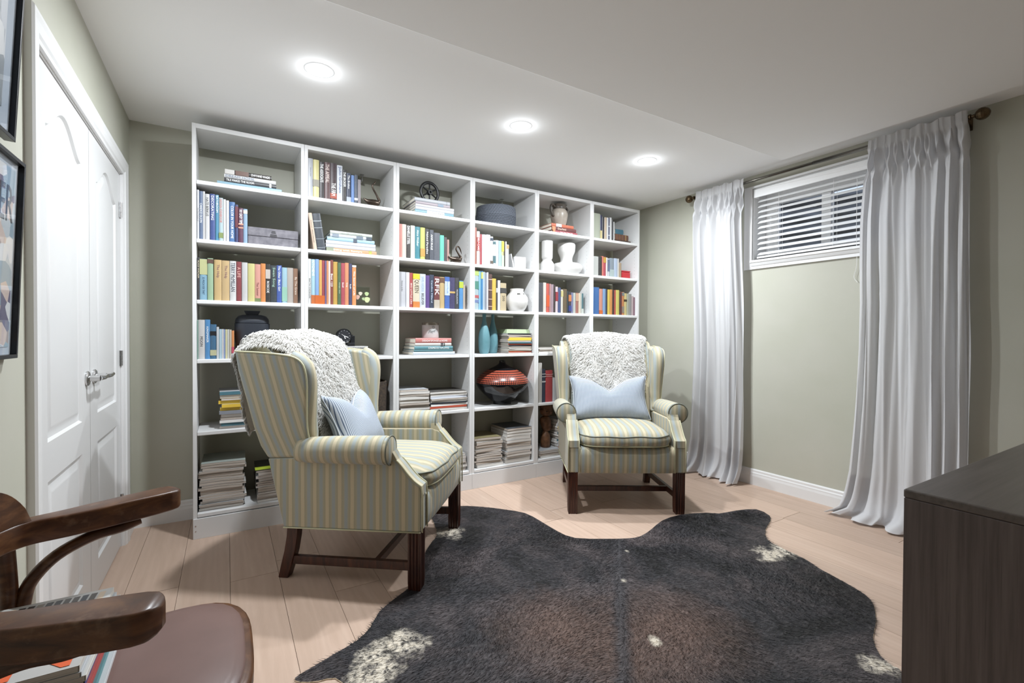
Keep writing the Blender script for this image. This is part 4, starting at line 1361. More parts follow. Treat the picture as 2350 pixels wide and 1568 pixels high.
# round white vase with holes at the neck
M_PORC = plain('cfcdca', .18, 'white_glazed_ceramic', spec=.5)
Y = YF + .085
cx, w = centre(Z10, 568, 872, 640, Y)
R = w / 2
e = empty('round_vase', (cx, Y, SHELF[3]), 0, 'round white ceramic vase with small openings at its neck', 'vase')
H = .187
NV = 48
out_p = [(R * .5, .0004), (R * .62, .004), (R * .82, .03), (R * .97, .065), (R, .09), (R * .96, .115), (R * .84, .134), (R * .70, .149), (R * .63, .155), (R * .58, .168), (R * .6, H)]
inn_p = [(R * .40, .006)] + [(r_ - .005, z_) for r_, z_ in out_p[1:]]
holes = [k % NV for h0 in (-16, -10, -4, 6, 18) for k in range(h0, h0 + 3)]
vs, fs = [], []
for prf in (out_p, inn_p):
    vs += [(r_ * math.cos(2 * math.pi * k / NV), r_ * math.sin(2 * math.pi * k / NV), z_) for r_, z_ in prf for k in range(NV)]
NP = len(out_p)
V = lambda sh, j, k: (sh * NP + j) * NV + k % NV
for j in range(NP - 1):
    for k in range(NV):
        if j == 6 and k in holes:
            for (a0, a1) in (((j, k), (j, k + 1)), ((j + 1, k + 1), (j + 1, k))):
                fs.append((V(0, *a0), V(0, *a1), V(1, *a1), V(1, *a0)))
            for kk, inside_k in ((k, k - 1), (k + 1, k + 1)):
                if inside_k % NV not in holes:
                    fs.append((V(0, j, kk), V(0, j + 1, kk), V(1, j + 1, kk), V(1, j, kk)))
            continue
        fs.append((V(0, j, k), V(0, j, k + 1), V(0, j + 1, k + 1), V(0, j + 1, k)))
        fs.append((V(1, j, k), V(1, j + 1, k), V(1, j + 1, k + 1), V(1, j, k + 1)))
for k in range(NV):
    fs.append((V(0, NP - 1, k), V(0, NP - 1, k + 1), V(1, NP - 1, k + 1), V(1, NP - 1, k)))
fs.append(tuple(V(0, 0, k) for k in range(NV)))
fs.append(tuple(V(1, 0, k) for k in range(NV)))
MB().add(vs, fs).build('vase_body', M_PORC, e, smooth=50)
# small script sign block
Y = YF + .05
cx, w = centre(Z9, 728, 900, 1460, Y)
e = empty('sign_block', (cx, Y, SHELF[4]), -.04, 'small white block sign with grey script', 'sign')
MB().box(-w / 2, w / 2, 0, .03, .0004, .1).build('block', plain('dcdcdc', .6), e, bevel=.001)
MB().tube(smoothpath([(-.02, -.0006, .05), (-.012, -.0006, .065), (-.008, -.0006, .03), (0, -.0006, .055), (.006, -.0006, .042), (.012, -.0006, .055), (.02, -.0006, .04), (.026, -.0006, .05)], 5), .0009, 4).build('script', plain('77787c', .6), e)
MB().box(-.03, .03, -.0004, 0, .088, .092).build('headline', plain('9a9b9e', .6), e)
# blue bottle vases
g = N('frosted_blue_glass')
g.l(g.ramp(g.noise(g.coord('Object'), 14, 3), [(.3, hx('5c868e')), (.7, hx('66909a'))]), g.b.inputs['Base Color'])
g.set(rough=.45, spec=.4)
M_BLUEG = g.m
def bottle(l, r, top, Y, label, tw):
    cx, w = centre(Z10, l, r, 1300, Y)
    H = min(zx(Z10, (l + r) / 2, top, Y).z - SHELF[2], .315)
    R = w / 2
    e = empty('bottle_vase', (cx, Y, SHELF[2]), 0, label, 'vase', 'pair of frosted blue bottle vases')
    prof = [(.72, .0), (.76, .006 / H), (.92, .1), (1.0, .25), (1.0, .38), (.9, .52), (.66, .66), (.44, .76), (.34, .83), (.31, .9), (.33, 1.0), (.26, 1.0), (.24, .9)]
    if tw:
        prof = [(.78, .0), (.82, .006 / H), (.9, .08), (1.0, .22), (.96, .38), (.86, .54), (.6, .68), (.38, .79), (.3, .86), (.28, .93), (.3, 1.0), (.24, 1.0), (.22, .9)]
    pts = smoothpath([(a * R, b * H + .0004) for a, b in prof], 3)
    MB().lathe(pts, 32).build('bottle', M_BLUEG, e, smooth=60)
bottle(132, 292, 805, YF + .10, 'frosted blue bottle vase standing in front of its darker twin', False)
bottle(275, 418, 825, YF + .16, 'slimmer frosted blue bottle vase beside the magazines', True)
# green box on the magazine pile
_x0 = zx(Z10, 560, 1090, YF + .06).x; _x1 = zx(Z10, 935, 1090, YF + .06).x
e = empty('paper_box', ((_x0 + _x1) / 2 , YF + .06, zgreen), .0, 'flat pale green folded box on top of the magazines', 'box')
MB().loft([[(-(_x1 - _x0) / 2 + a, b, .0006) for a, b in ((0, 0), (_x1 - _x0, 0), (_x1 - _x0, .2), (0, .2))], [(-(_x1 - _x0) / 2 + a, b, .034) for a, b in ((.012, .01), (_x1 - _x0 - .01, .01), (_x1 - _x0 - .01, .19), (.012, .19))]]).build('box_body', plain('9fae8c', .6), e, bevel=.002)
# black and red vase
Y = YF + .14
cx, w = centre(Z11, 100, 668, 380, Y)
H = zx(Z11, 380, 95, Y).z - SHELF[1]
R = w / 2
e = empty('carved_vase', (cx, Y, SHELF[1]), .3, 'glossy black bulbous vase with a red carved band', 'vase')
g = N('black_and_red_lacquer')
v = g.coord('Object'); sp = g.n('ShaderNodeSeparateXYZ'); g.l(v, sp.inputs[0])
zz = g.math('DIVIDE', sp.outputs[2], H)
inb = g.math('MULTIPLY', g.math('GREATER_THAN', zz, .50), g.math('LESS_THAN', zz, .80))
ang = g.math('ARCTAN2', sp.outputs[1], sp.outputs[0])
dash = g.math('GREATER_THAN', g.math('SINE', g.math('MULTIPLY', ang, 84.0)), -.45)
row = g.math('GREATER_THAN', g.math('SINE', g.math('MULTIPLY', zz, 140.0)), -.55)
msk = g.math('MULTIPLY', inb, g.math('MULTIPLY', dash, row))
g.l(g.mix(msk, hx('0e0f14'), hx('b5573f')), g.b.inputs['Base Color'])
g.set(spec=.6)
g.l(g.math('ADD', g.math('MULTIPLY', inb, .22), .07), g.b.inputs['Roughness'])
pts = smoothpath([(.34, .0), (.34, .02), (.36, .06), (.55, .15), (.82, .3), (.97, .43), (1.0, .5), (.96, .58), (.82, .68), (.55, .79), (.28, .865), (.15, .92), (.115, .96), (.11, 1.0), (.07, 1.0), (.06, .95)], 3)
MB().lathe([(a * R, b * H + .0004) for a, b in pts], 48).build('vase_body', g.m, e, smooth=60)
# jug with two handles
Y = YF + .13
cx, w = centre(Z12, 330, 580, 480, Y)
R = w / 2
e = empty('two_handled_jug', (cx, Y, zjug), .2, 'taupe stoneware jug with two dark handles on red books', 'jug')
H = .19
M_STONE = thing_mat('taupe_stoneware', '8d8479', 'aba297', .35, 14)
M_DARKG = thing_mat('dark_glaze', '3c3833', '5c554d', .35, 20)
MB().lathe(smoothpath([(R * .72, .0004), (R * .74, .006), (R * .9, .05), (R, .1), (R * .96, .125), (R * .82, .145), (R * .74, .152)], 3), 36).build('jug_body', M_STONE, e, smooth=60)
MB().lathe(smoothpath([(R * .74, .152), (R * .72, .165), (R * .8, .182), (R * .9, H), (R * .82, H), (R * .7, .17), (R * .66, .15)], 3), 36, cap=False).build('neck', M_DARKG, e, smooth=60)
for s in (-1, 1):
    MB().tube(smoothpath([(s * R * .76, 0, .168), (s * R * 1.15, 0, .185), (s * R * 1.42, 0, .165), (s * R * 1.4, 0, .13), (s * R * 1.15, 0, .095), (s * R * .97, 0, .085)], 5), .0085, 10, flat=1.5).build('handle', M_DARKG, e, smooth=True)
# white vases
Y = YF + .10
cx, w = centre(Z12, 130, 345, 1380, Y)
H = zx(Z12, 240, 895, Y).z - SHELF[4]
R = w / 2
e = empty('stacked_vase', (cx, Y, SHELF[4]), 0, 'narrow white vase with a cylinder neck on a rounded base', 'vase')
pts = [(.9, 0), (.98, .01), (1, .1), (1, .2), (.95, .27), (.8, .33), (.66, .37), (.62, .4), (.66, .425), (.74, .45), (.76, .5), (.77, .96), (.76, 1), (.7, 1), (.68, .9)]
MB().lathe([(a * R, b * H + .0004) for a, b in pts], 40).build('vase_body', M_PORC, e, smooth=40)
Y = YF + .15
cx, w = centre(Z12, 350, 810, 1400, Y)
H = zx(Z12, 580, 945, Y).z - SHELF[4]
R = w / 2
e = empty('wide_white_vase', (cx, Y, SHELF[4]), 0, 'wide white vase with a flared cup neck', 'vase')
pts = smoothpath([(.62, 0), (.7, .01), (.9, .1), (1, .2), (1, .26), (.93, .32), (.75, .365), (.5, .39), (.4, .42), (.375, .48), (.39, .56), (.47, .66), (.53, .74), (.555, .86), (.56, .96), (.53, 1), (.5, .98), (.48, .9)], 2)
MB().lathe([(a * R, b * H + .0004) for a, b in pts], 44).build('vase_body', M_PORC, e, smooth=60)
# red tin box
Y = YF + .06
cx, w = centre(Z15, 632, 800, 1540, Y)
e = empty('red_tin_box', (cx, Y, SHELF[4]), .0, 'small glossy red tin box with rounded edges', 'box')
MB().box(-w / 2, w / 2, 0, .1, .0004, .064).build('box_body', plain('b52f36', .3), e, bevel=.008, seg=3)
MB().box(-w / 2 - .001, w / 2 + .001, -.001, .101, .0645, .078).build('lid', plain('b52f36', .3), e, bevel=.006, seg=3)
# carved wooden figure
Y = YF + .13
cx, w = centre(Z14, 72, 200, 1000, Y)
e = empty('carved_figure', (cx, Y, zsc), 0, 'carved brown wooden figure of two stacked heads', 'sculpture')
M_CARV = thing_mat('carved_wood', '4a2f1e', '7d573a', .5, 25)
H = min(zx(Z14, 140, 735, Y).z, SHELF[1] - ST - .002) - zsc
def carv(prof):
    rings = []
    for z, rx, ry, ox in prof:
        rings.append([(ox * R + rx * R * math.cos(a * math.pi / 12), ry * R * math.sin(a * math.pi / 12), z * H + .0004) for a in range(24)])
    return MB().loft(rings)
R = w / 2
carv([(0, .62, .6, -.1), (.02, .66, .65, -.1), (.1, .72, .7, -.1), (.2, .72, .68, -.08), (.3, .62, .6, -.08), (.35, .42, .42, -.08), (.385, .36, .38, -.05)]).build('torso', M_CARV, e, smooth=50)
carv([(.385, .36, .38, -.05), (.40, .55, .5, .08), (.415, .72, .5, .2), (.43, .84, .52, .22), (.44, .7, .52, .1), (.455, .9, .54, .22), (.47, .72, .56, .08), (.49, .95, .56, .2), (.52, .8, .6, .02), (.56, .82, .66, -.05), (.63, .86, .72, -.12), (.69, .8, .66, -.15), (.73, .5, .45, -.12), (.745, .34, .34, -.1)]).build('lower_head', M_CARV, e, smooth=35)
carv([(.745, .34, .34, -.1), (.765, .7, .6, 0), (.79, .9, .75, .02), (.85, .98, .8, .02), (.9, 1.0, .82, .02), (.92, .9, .76, .02), (.955, .98, .8, .02), (1.0, .94, .78, .02)]).build('upper_head', M_CARV, e, smooth=35)
for s in (-1, 1):
    MB().tube([(R * (.02 + s * .38) - .008, -R * .74, .87 * H), (R * (.02 + s * .38) + .008, -R * .74, .866 * H)], .004, 8).build('carved_eye', plain('2c1b11', .6), e)
MB().tube([(.0, -R * .78, .89 * H), (.001, -R * .92, .85 * H), (.001, -R * .86, .835 * H)], [.003, .007, .005], 8).build('carved_nose', M_CARV, e, smooth=True)

# ------------------------------------------------------------------ wing armchairs
def stripe_mat():
    g = N('striped_upholstery')
    v = g.coord('UV'); sp = g.n('ShaderNodeSeparateXYZ'); g.l(v, sp.inputs[0])
    wob = g.math('MULTIPLY', g.math('SUBTRACT', g.noise(g.coord('Object'), 9, 2), .5), .004)
    fr = g.math('FRACT', g.math('ADD', g.math('DIVIDE', g.math('ADD', sp.outputs[0], wob), .0615), 50.0))
    Y_, O_, B_, L_ = hx('bdb297'), hx('a29c84'), hx('9ba2a1'), hx('a5a28f')
    c = g.ramp(fr, [(.0, O_), (.06, Y_), (.28, Y_), (.34, O_), (.52, L_), (.58, B_), (.78, B_), (.84, L_), (1, O_)])
    g.l(c, g.b.inputs['Base Color'])
    g.set(rough=.62, spec=.25, sheen=.15)
    g.bump(g.noise(g.coord('Object', (700, 700, 250)), 1, 2), .12, .0006)
    return g.m
M_STRIPE = stripe_mat()
M_PIPE = plain('c6c4a4', .6, 'cream_piping')
M_PIPED = plain('6d7064', .6, 'grey_piping')
def mahog():
    g = N('dark_mahogany')
    v = g.coord('Object', (14, 14, 2.2))
    n1 = g.noise(v, 3, 4, .6, .8)
    g.l(g.ramp(n1, [(.3, hx('25120c')), (.55, hx('432216')), (.8, hx('5c3320'))]), g.b.inputs['Base Color'])
    g.set(rough=.28, spec=.5)
    return g.m
M_MAHOG = mahog()
LEANZ, LEANY = [.2, .58, .642, .726, .873, 1.0, 1.091, 1.2], [-.72, -.72, -.757, -.787, -.825, -.86, -.878, -.89]
def lean(z):
    return interp(z, LEANZ, LEANY)
uv_side = lambda co, n: (co.y - (lean(co.z) + .72 if co.z > .58 else 0), co.z)
def uv_x(co, n):
    return (co.x, co.y)
def uv_body(co, n):
    return (co.y, co.z) if abs(n.x) > .6 else (co.x, co.z)

def wing_x(z):
    return interp(z, [.55, .7, .9, 1.1], [.385, .392, .408, .426])
def make_armchair(loc, rz, label):
    e = empty('wing_armchair', loc, rz, label, 'armchair', 'pair of striped wing armchairs')
    # legs
    def leg_ring(cx, cy, h, z, flute=True):
        pts = []
        for sx, sy in ((-1, -1), (1, -1), (1, 1), (-1, 1)):
            pts.append((sx, sy))
        ring = []
        for k in range(4):
            a, b = pts[k], pts[(k + 1) % 4]
            for q in range(8):
                t = q / 8
                x_, y_ = lerp(a[0], b[0], t), lerp(a[1], b[1], t)
                d = 0
                if flute and q in (2, 4, 6):
                    d = .13
                nx, ny = ((0, -1), (1, 0), (0, 1), (-1, 0))[k]
                ring.append((cx + h * (x_ - nx * d), cy + h * (y_ - ny * d), z))
        return ring
    for s in (-1, 1):
        MB().loft([leg_ring(s * .352, 0, .0285, .0005), leg_ring(s * .352, 0, .0305, .04), leg_ring(s * .352, 0, .031, .30)]).build('leg', M_MAHOG, e)
        rings = []
        for z, yy in ((.0005, -.668), (.06, -.652), (.13, -.634), (.2, -.622), (.30, -.615)):
            rings.append([(s * .325 + a * .023, yy + b * (.027 if z > .02 else .024), z) for a, b in ((-1, -1), (1, -1), (1, 1), (-1, 1))])
        MB().loft(rings).build('leg', M_MAHOG, e, bevel=.003)
        MB().loft([[(s * .33 + a * .012, -.63, .088 + b * .02) for a, b in ((-1, -1), (1, -1), (1, 1), (-1, 1))], [(s * .35 + a * .012, -.025, .105 + b * .02) for a, b in ((-1, -1), (1, -1), (1, 1), (-1, 1))]]).build('stretcher', M_MAHOG, e, bevel=.002)
    MB().box(-.335, .335, -.21, -.186, .083, .118).build('stretcher', M_MAHOG, e, bevel=.002)
    # seat box
    MB().box(-.33, .33, -.62, .01, .285, .40).build('seat_frame', M_STRIPE, e, uv=uv_body)
    rings = []
    for z, d in ((.272, .026), (.285, .034), (.33, .04), (.39, .041), (.425, .036), (.44, .02), (.44, -.1)):
        rings.append([(-.3125, -.1, z), (-.3125, d, z), (-.15, d + .004, z), (0, d + .005, z), (.15, d + .004, z), (.3125, d, z), (.3125, -.1, z)])
    MB().loft(rings).build('front_rail', M_STRIPE, e, smooth=50, uv=lambda co, n: (co.x, co.z))
    # side panels with swooping front
    so = smoothpath([(-.09, .597), (-.066, .572), (-.036, .536), (-.004, .504), (.028, .482)], 4)
    outl = [(-.64, .262), (-.72, .585), (-.50, .60), (-.13, .61)] + so + [(.033, .46), (.033, .274)]
    for s in (-1, 1):
        MB().extrude(outl, lambda a, b: (s * .3135, a, b), lambda a, b: (s * .385, a, b)).build('side_panel', M_STRIPE, e, uv=lambda co, n: (co.y, co.z) if abs(n.x) > .5 else (co.x + .02, co.z), bevel=.008, seg=3)
        # rolled arm
        path = [(-.56, .628), (-.5, .634), (-.4, .638), (-.25, .642), (-.13, .645)]
        rings = []
        for k, (yy, zc0) in enumerate(path):
            rr = (.05, .06, .063, .065, .066)[k]
            rings.append([(s * (.383 + rr * 1.0 * math.cos(a * math.pi / 12)), yy, zc0 + rr * math.sin(a * math.pi / 12)) for a in range(24)])
        MB().loft(rings).build('arm_roll', M_STRIPE, e, smooth=50, uv=lambda co, n: (co.y, co.z) if abs(n.y) < .6 else (co.x, co.z))
        # arm front scroll and piping
        zc0 = .645
        disc = [[(s * (.383 + rr * math.cos(a * math.pi / 12)), yy, zc0 + rr * math.sin(a * math.pi / 12)) for a in range(24)] for rr, yy in ((.064, -.131), (.064, -.112), (.055, -.106))]
        MB().loft(disc).build('arm_scroll', M_STRIPE, e, smooth=40, uv=lambda co, n: (co.x, co.z))
        # sloping facing between the scroll and the front rail
        fac = [(.036, .44), (.035, .485)] + [(a + .006, b + .004) for a, b in reversed(so)] + [(-.108, .64), (-.14, .64), (-.14, .56), (-.02, .44)]
        MB().extrude(fac, lambda a, b: (s * .317, a, b), lambda a, b: (s * .381, a, b)).build('arm_facing', M_STRIPE, e, uv=lambda co, n: (co.x + .012, co.z), bevel=.006, seg=2)
        pip = [(s * (.383 + .066 * math.cos(t)), -.112, zc0 + .066 * math.sin(t)) for t in [math.radians(a) for a in range(-110, 200, 14)]]
        MB().tube(pip, .0038, 6).build('piping', M_PIPED, e, smooth=True)
        for xx in (.385, .3135):
            MB().tube([(s * xx, a + .006, b + .004) for a, b in so] + [(s * xx, .038, .45), (s * xx, .039, .276)], .0036, 6).build('piping', M_PIPE, e, smooth=True)
        MB().tube([(s * .3865, a, b) for a, b in ((.03, .274), (-.3, .268), (-.64, .262))], .0034, 6).build('piping', M_PIPE, e, smooth=True)
        # wing
        wo = smoothpath([(-.47, .60), (-.502, .66), (-.516, .74), (-.512, .86), (-.508, .96), (-.522, 1.03), (-.56, 1.064), (-.63, 1.078), (-.74, 1.087), (-.862, 1.092)], 3)
        wb_ = [(-.852, 1.0), (-.822, .873), (-.787, .726), (-.757, .642), (-.72, .585)]
        wo2 = wo + wb_
        def wfa(a, b):
            return (s * (wing_x(b) - .085 + (.02 if a > -.56 else 0) * 0), a, b)
        MB().extrude(wo2, wfa, lambda a, b: (s * wing_x(b), a, b)).build('wing', M_STRIPE, e, uv=uv_side, bevel=.016, seg=3, smooth=40)
        MB().tube([(s * (wing_x(b) - .004), a + .001, b + .001) for a, b in wo], .0042, 6).build('piping', M_PIPE, e, smooth=True)
        # rolled front edge of the wing
        MB().tube([(s * (wing_x(b) - .045), a - .012, b - .006) for a, b in wo[1:20]], [.03] * 4 + [.036] * 11 + [.034] * 4, 12, flat=1.15).build('wing_roll', M_STRIPE, e, smooth=True, uv=lambda co, n: (co.x + .01, co.z))
    # back
    bo = [(-.46, .42), (-.49, .5), (-.53, .62), (-.59, .8), (-.655, .98), (-.70, 1.07), (-.745, 1.115), (-.80, 1.13), (-.85, 1.118), (-.868, 1.085), (-.855, 1.0), (-.82, .873), (-.781, .726), (-.751, .642), (-.714, .58), (-.66, .35), (-.638, .265), (-.55, .265), (-.5, .4)]
    nX = 10
    rings = []
    for k in range(nX + 1):
        u = k / nX * 2 - 1
        cr = .02 * (1 - u * u)
        rings.append([(u * .362, a + (.02 * (1 - u * u) if a > -.7 and b > .5 else 0), b + (cr if b > 1.05 else 0)) for a, b in bo])
    MB().loft(rings).build('backrest', M_STRIPE, e, smooth=50, uv=lambda co, n: (co.x, co.z))
    # seat cushion
    def cush():
        mb = MB()
        n = 28
        top, bot = [], []
        def pos(u, v):
            q = 5.0
            m_ = max(abs(u), abs(v), 1e-4)
            r_ = max((abs(u) ** q + abs(v) ** q) ** (1 / q), 1e-4)
            k_ = m_ / r_
            return u * k_ * .303, -.225 + v * k_ * .285
        def dome(u, v):
            return (1 - abs(u) ** 4) * (1 - abs(v) ** 4)
        g1 = [[None] * (n + 1) for _ in range(n + 1)]
        g2 = [[None] * (n + 1) for _ in range(n + 1)]
        for i in range(n + 1):
            for j in range(n + 1):
                u, v = i / n * 2 - 1, j / n * 2 - 1
                x_, y_ = pos(u, v)
                dd = dome(u, v)
                wr = .0022 * math.sin(9 * u + 4 * v) * (1 - dd)
                g1[i][j] = (x_, y_ + .004 * math.sin(7 * u) * (v > .8), .515 + .052 * dd ** .6 + wr)
                g2[i][j] = (x_, y_, .452 - .0 * dd)
        vs = [g1[i][j] for i in range(n + 1) for j in range(n + 1)] + [g2[i][j] for i in range(n + 1) for j in range(n + 1)]
        I = lambda i, j: i * (n + 1) + j
        M2 = (n + 1) ** 2
        fs = []
        for i in range(n):
            for j in range(n):
                fs.append((I(i, j), I(i + 1, j), I(i + 1, j + 1), I(i, j + 1)))
                fs.append((M2 + I(i, j), M2 + I(i, j + 1), M2 + I(i + 1, j + 1), M2 + I(i + 1, j)))
        per = [(i, 0) for i in range(n)] + [(n, j) for j in range(n)] + [(i, n) for i in range(n, 0, -1)] + [(0, j) for j in range(n, 0, -1)]
        # boxing bulges outwards
        mid = []
        for (i, j) in per:
            p = Vector(g1[i][j]); q_ = Vector(g2[i][j])
            c = (p + q_) / 2
            o_ = Vector((c.x / .303, (c.y + .225) / .285, 0))
            mid.append(tuple(c + o_.normalized() * .014 + Vector((0, 0, .003 * math.sin(i * 1.7 + j)))))
        b0 = len(vs)
        vs += mid
        L_ = len(per)
        for k in range(L_):
            a, b = per[k], per[(k + 1) % L_]
            fs.append((I(*b), I(*a), b0 + k, b0 + (k + 1) % L_))
            fs.append((b0 + (k + 1) % L_, b0 + k, M2 + I(*a), M2 + I(*b)))
        mb.add(vs, fs)
        return mb, [g1[i][j] for i, j in per], [g2[i][j] for i, j in per]
    mb, p1, p2 = cush()
    cu = mb.build('seat_cushion', M_STRIPE, e, smooth=70, uv=lambda co, n: (co.y, co.z) if abs(n.x) > .8 else (co.x, co.y))
    MB().tube(p1, .0042, 6, closed=True).build('piping', M_PIPED, cu, smooth=True)
    MB().tube(p2, .0042, 6, closed=True).build('piping', M_PIPE, cu, smooth=True)
    return e
FD1, FD2 = (.782, -.623), (-.52, -.854)
RZ1 = math.atan2(-FD1[0], FD1[1]); RZ2 = math.atan2(-FD2[0], FD2[1])
C1, C2 = (.967, 2.360, 0), (2.262, 2.281, 0)
arm1 = make_armchair((C1[0], C1[1], .0), RZ1, 'striped wing armchair with its front legs on the cowhide rug')
def copy_tree(o, parent=None):
    c = o.copy()
    COL.objects.link(c)
    c.parent = parent
    for ch in list(o.children):
        copy_tree(ch, c)
    return c
arm2 = copy_tree(arm1)
arm2.location = C2
arm2.rotation_euler = (0, 0, RZ2)
arm2['label'] = 'striped wing armchair standing on bare floor beside the window curtain'

# ------------------------------------------------------------------ sheepskins over the chair backs
def fleece_mat(name, c0, c1):
    g = N(name)
    n1 = g.noise(g.coord('Object'), 18, 4)
    g.l(g.ramp(n1, [(.3, hx(c0)), (.6, hx(c1))]), g.b.inputs['Base Color'])
    g.set(rough=.9, spec=.1, sheen=.4)
    return g.m
def pile_mat():
    g = N('sheepskin_pile')
    df = g.n('ShaderNodeBsdfDiffuse'); tr = g.n('ShaderNodeBsdfTranslucent'); mx = g.n('ShaderNodeMixShader')
    n1 = g.noise(g.coord('Object'), 26, 4)
    c = g.ramp(n1, [(.3, hx('d2cfca')), (.6, hx('e2e1de'))])
    g.l(c, df.inputs[0]); g.l(c, tr.inputs[0]); mx.inputs[0].default_value = .4
    g.l(df.outputs[0], mx.inputs[1]); g.l(tr.outputs[0], mx.inputs[2]); g.l(mx.outputs[0], g.out.inputs['Surface'])
    return g.m
M_FLE = fleece_mat('sheepskin', 'cfccc7', 'dcdad7')
M_FUR = pile_mat()
def fleece(loc, rz, label, xs, wl, wr, seed, tstart):
    rg = random.Random(seed)
    e = empty('sheepskin', loc, rz, label, 'sheepskin', 'sheepskins over the armchairs')
    pth = smoothpath([(-.515, .60), (-.555, .72), (-.605, .86), (-.645, .98), (-.685, 1.075), (-.735, 1.128), (-.80, 1.147), (-.865, 1.13), (-.893, 1.075), (-.893, .98), (-.885, .86), (-.872, .76), (-.86, .70)], 6)
    pth = pth[int(tstart * len(pth)):]
    npth = len(pth)
    def S(u, t):
        k = min(max(t, 0) * (npth - 1), npth - 1.0001)
        i = int(k)
        f = k - i
        yy = lerp(pth[i][0], pth[i + 1][0], f); zz = lerp(pth[i][1], pth[i + 1][1], f)
        l_ = interp(t, *wl) + .012 * math.sin(t * 17 + seed); r_ = interp(t, *wr) + .012 * math.sin(t * 13 + 1.3 * seed)
        x_ = lerp(-l_, r_, u) + xs
        edge = 1 - (2 * u - 1) ** 2
        ux = x_ / .36
        bulge = .02 * (1 - ux * ux)
        off = .010 + .012 * edge ** .5 + .006 * math.sin(u * 11 + t * 7 + seed) * edge
        dy = lerp(pth[min(i + 1, npth - 1)][0] - pth[max(i - 1, 0)][0], 0, 0); dz = pth[min(i + 1, npth - 1)][1] - pth[max(i - 1, 0)][1]
        n_ = Vector((0, dz, -dy)).normalized()     # outward side of the path
        bx_ = bulge * interp(t, [0, .3, .5], [1, 1, 0])
        b2 = bulge * interp(zz, [.95, 1.1], [0, 1])
        drop = .055 * max(0, (abs(x_) - .31) / .08) if zz > 1.05 else 0
        return Vector((x_, yy + bx_ + n_.y * off, zz + b2 + n_.z * off - drop))
    nu, nv = 26, 60
    MB().grid(nu, nv, lambda u, v: S(u, v)).build('skin', M_FLE, e, smooth=True)
    vs, fs = [], []
    for q in range(17000):
        u, t = rg.random(), rg.random()
        if rg.random() < .10:
            u = rg.choice((rg.uniform(0, .02), rg.uniform(.98, 1)))
        p = S(u, t)
        du = (S(min(u + .01, 1), t) - S(max(u - .01, 0), t)); dt = (S(u, min(t + .01, .999)) - S(u, max(t - .01, 0)))
        n_ = du.cross(dt).normalized()
        if n_.dot(p - Vector((0, -.68, .8))) < 0:
            n_ = -n_
        w1 = math.sin(p.x * 23 + p.z * 11 + seed) + math.sin(p.x * 41 - p.z * 37)
        flow = Vector((.55 * w1 + rg.uniform(-.35, .35) + (2 * u - 1) * .7, 0, -.9 + .3 * math.sin(p.x * 31 + p.z * 19)))
        flow -= n_ * flow.dot(n_)
        if flow.length < .01:
            flow = du
        flow.normalize()
        ln = rg.uniform(.018, .034)
        wd = rg.uniform(.0018, .0034)
        lift = rg.uniform(.18, .5)
        side = n_.cross(flow).normalized()
        m1 = p + n_ * (ln * lift + .002) + flow * ln * .5
        tip = p + n_ * (ln * lift * .8 + .001) + flow * ln
        b = len(vs)
        vs += [p + side * wd, p - side * wd, m1 + side * wd * .9 - n_ * .0008, m1 - side * wd * .9 - n_ * .0008, m1 + n_ * .0012, tip, p + n_ * .0022]
        fs += [(b, b + 6, b + 4, b + 2), (b + 6, b + 1, b + 3, b + 4), (b + 2, b + 4, b + 5), (b + 4, b + 3, b + 5)]
    o = MB().add(vs, fs).build('pile', M_FUR, e, smooth=True, fix=False)
    o['kind'] = 'stuff'
T_ = [0, .12, .3, .45, .6, .8, 1]
fleece(C1, RZ1, 'white sheepskin draped over the back of the armchair on the cowhide', .0, (T_, [.21, .25, .27, .28, .28, .26, .2]), (T_, [.2, .26, .30, .345, .38, .33, .29]), 1, .0)
fleece(C2, RZ2, 'white sheepskin draped over the back of the armchair by the curtain', .0, (T_, [.2, .26, .29, .315, .31, .28, .2]), (T_, [.22, .27, .285, .305, .31, .28, .2]), 5, .0)

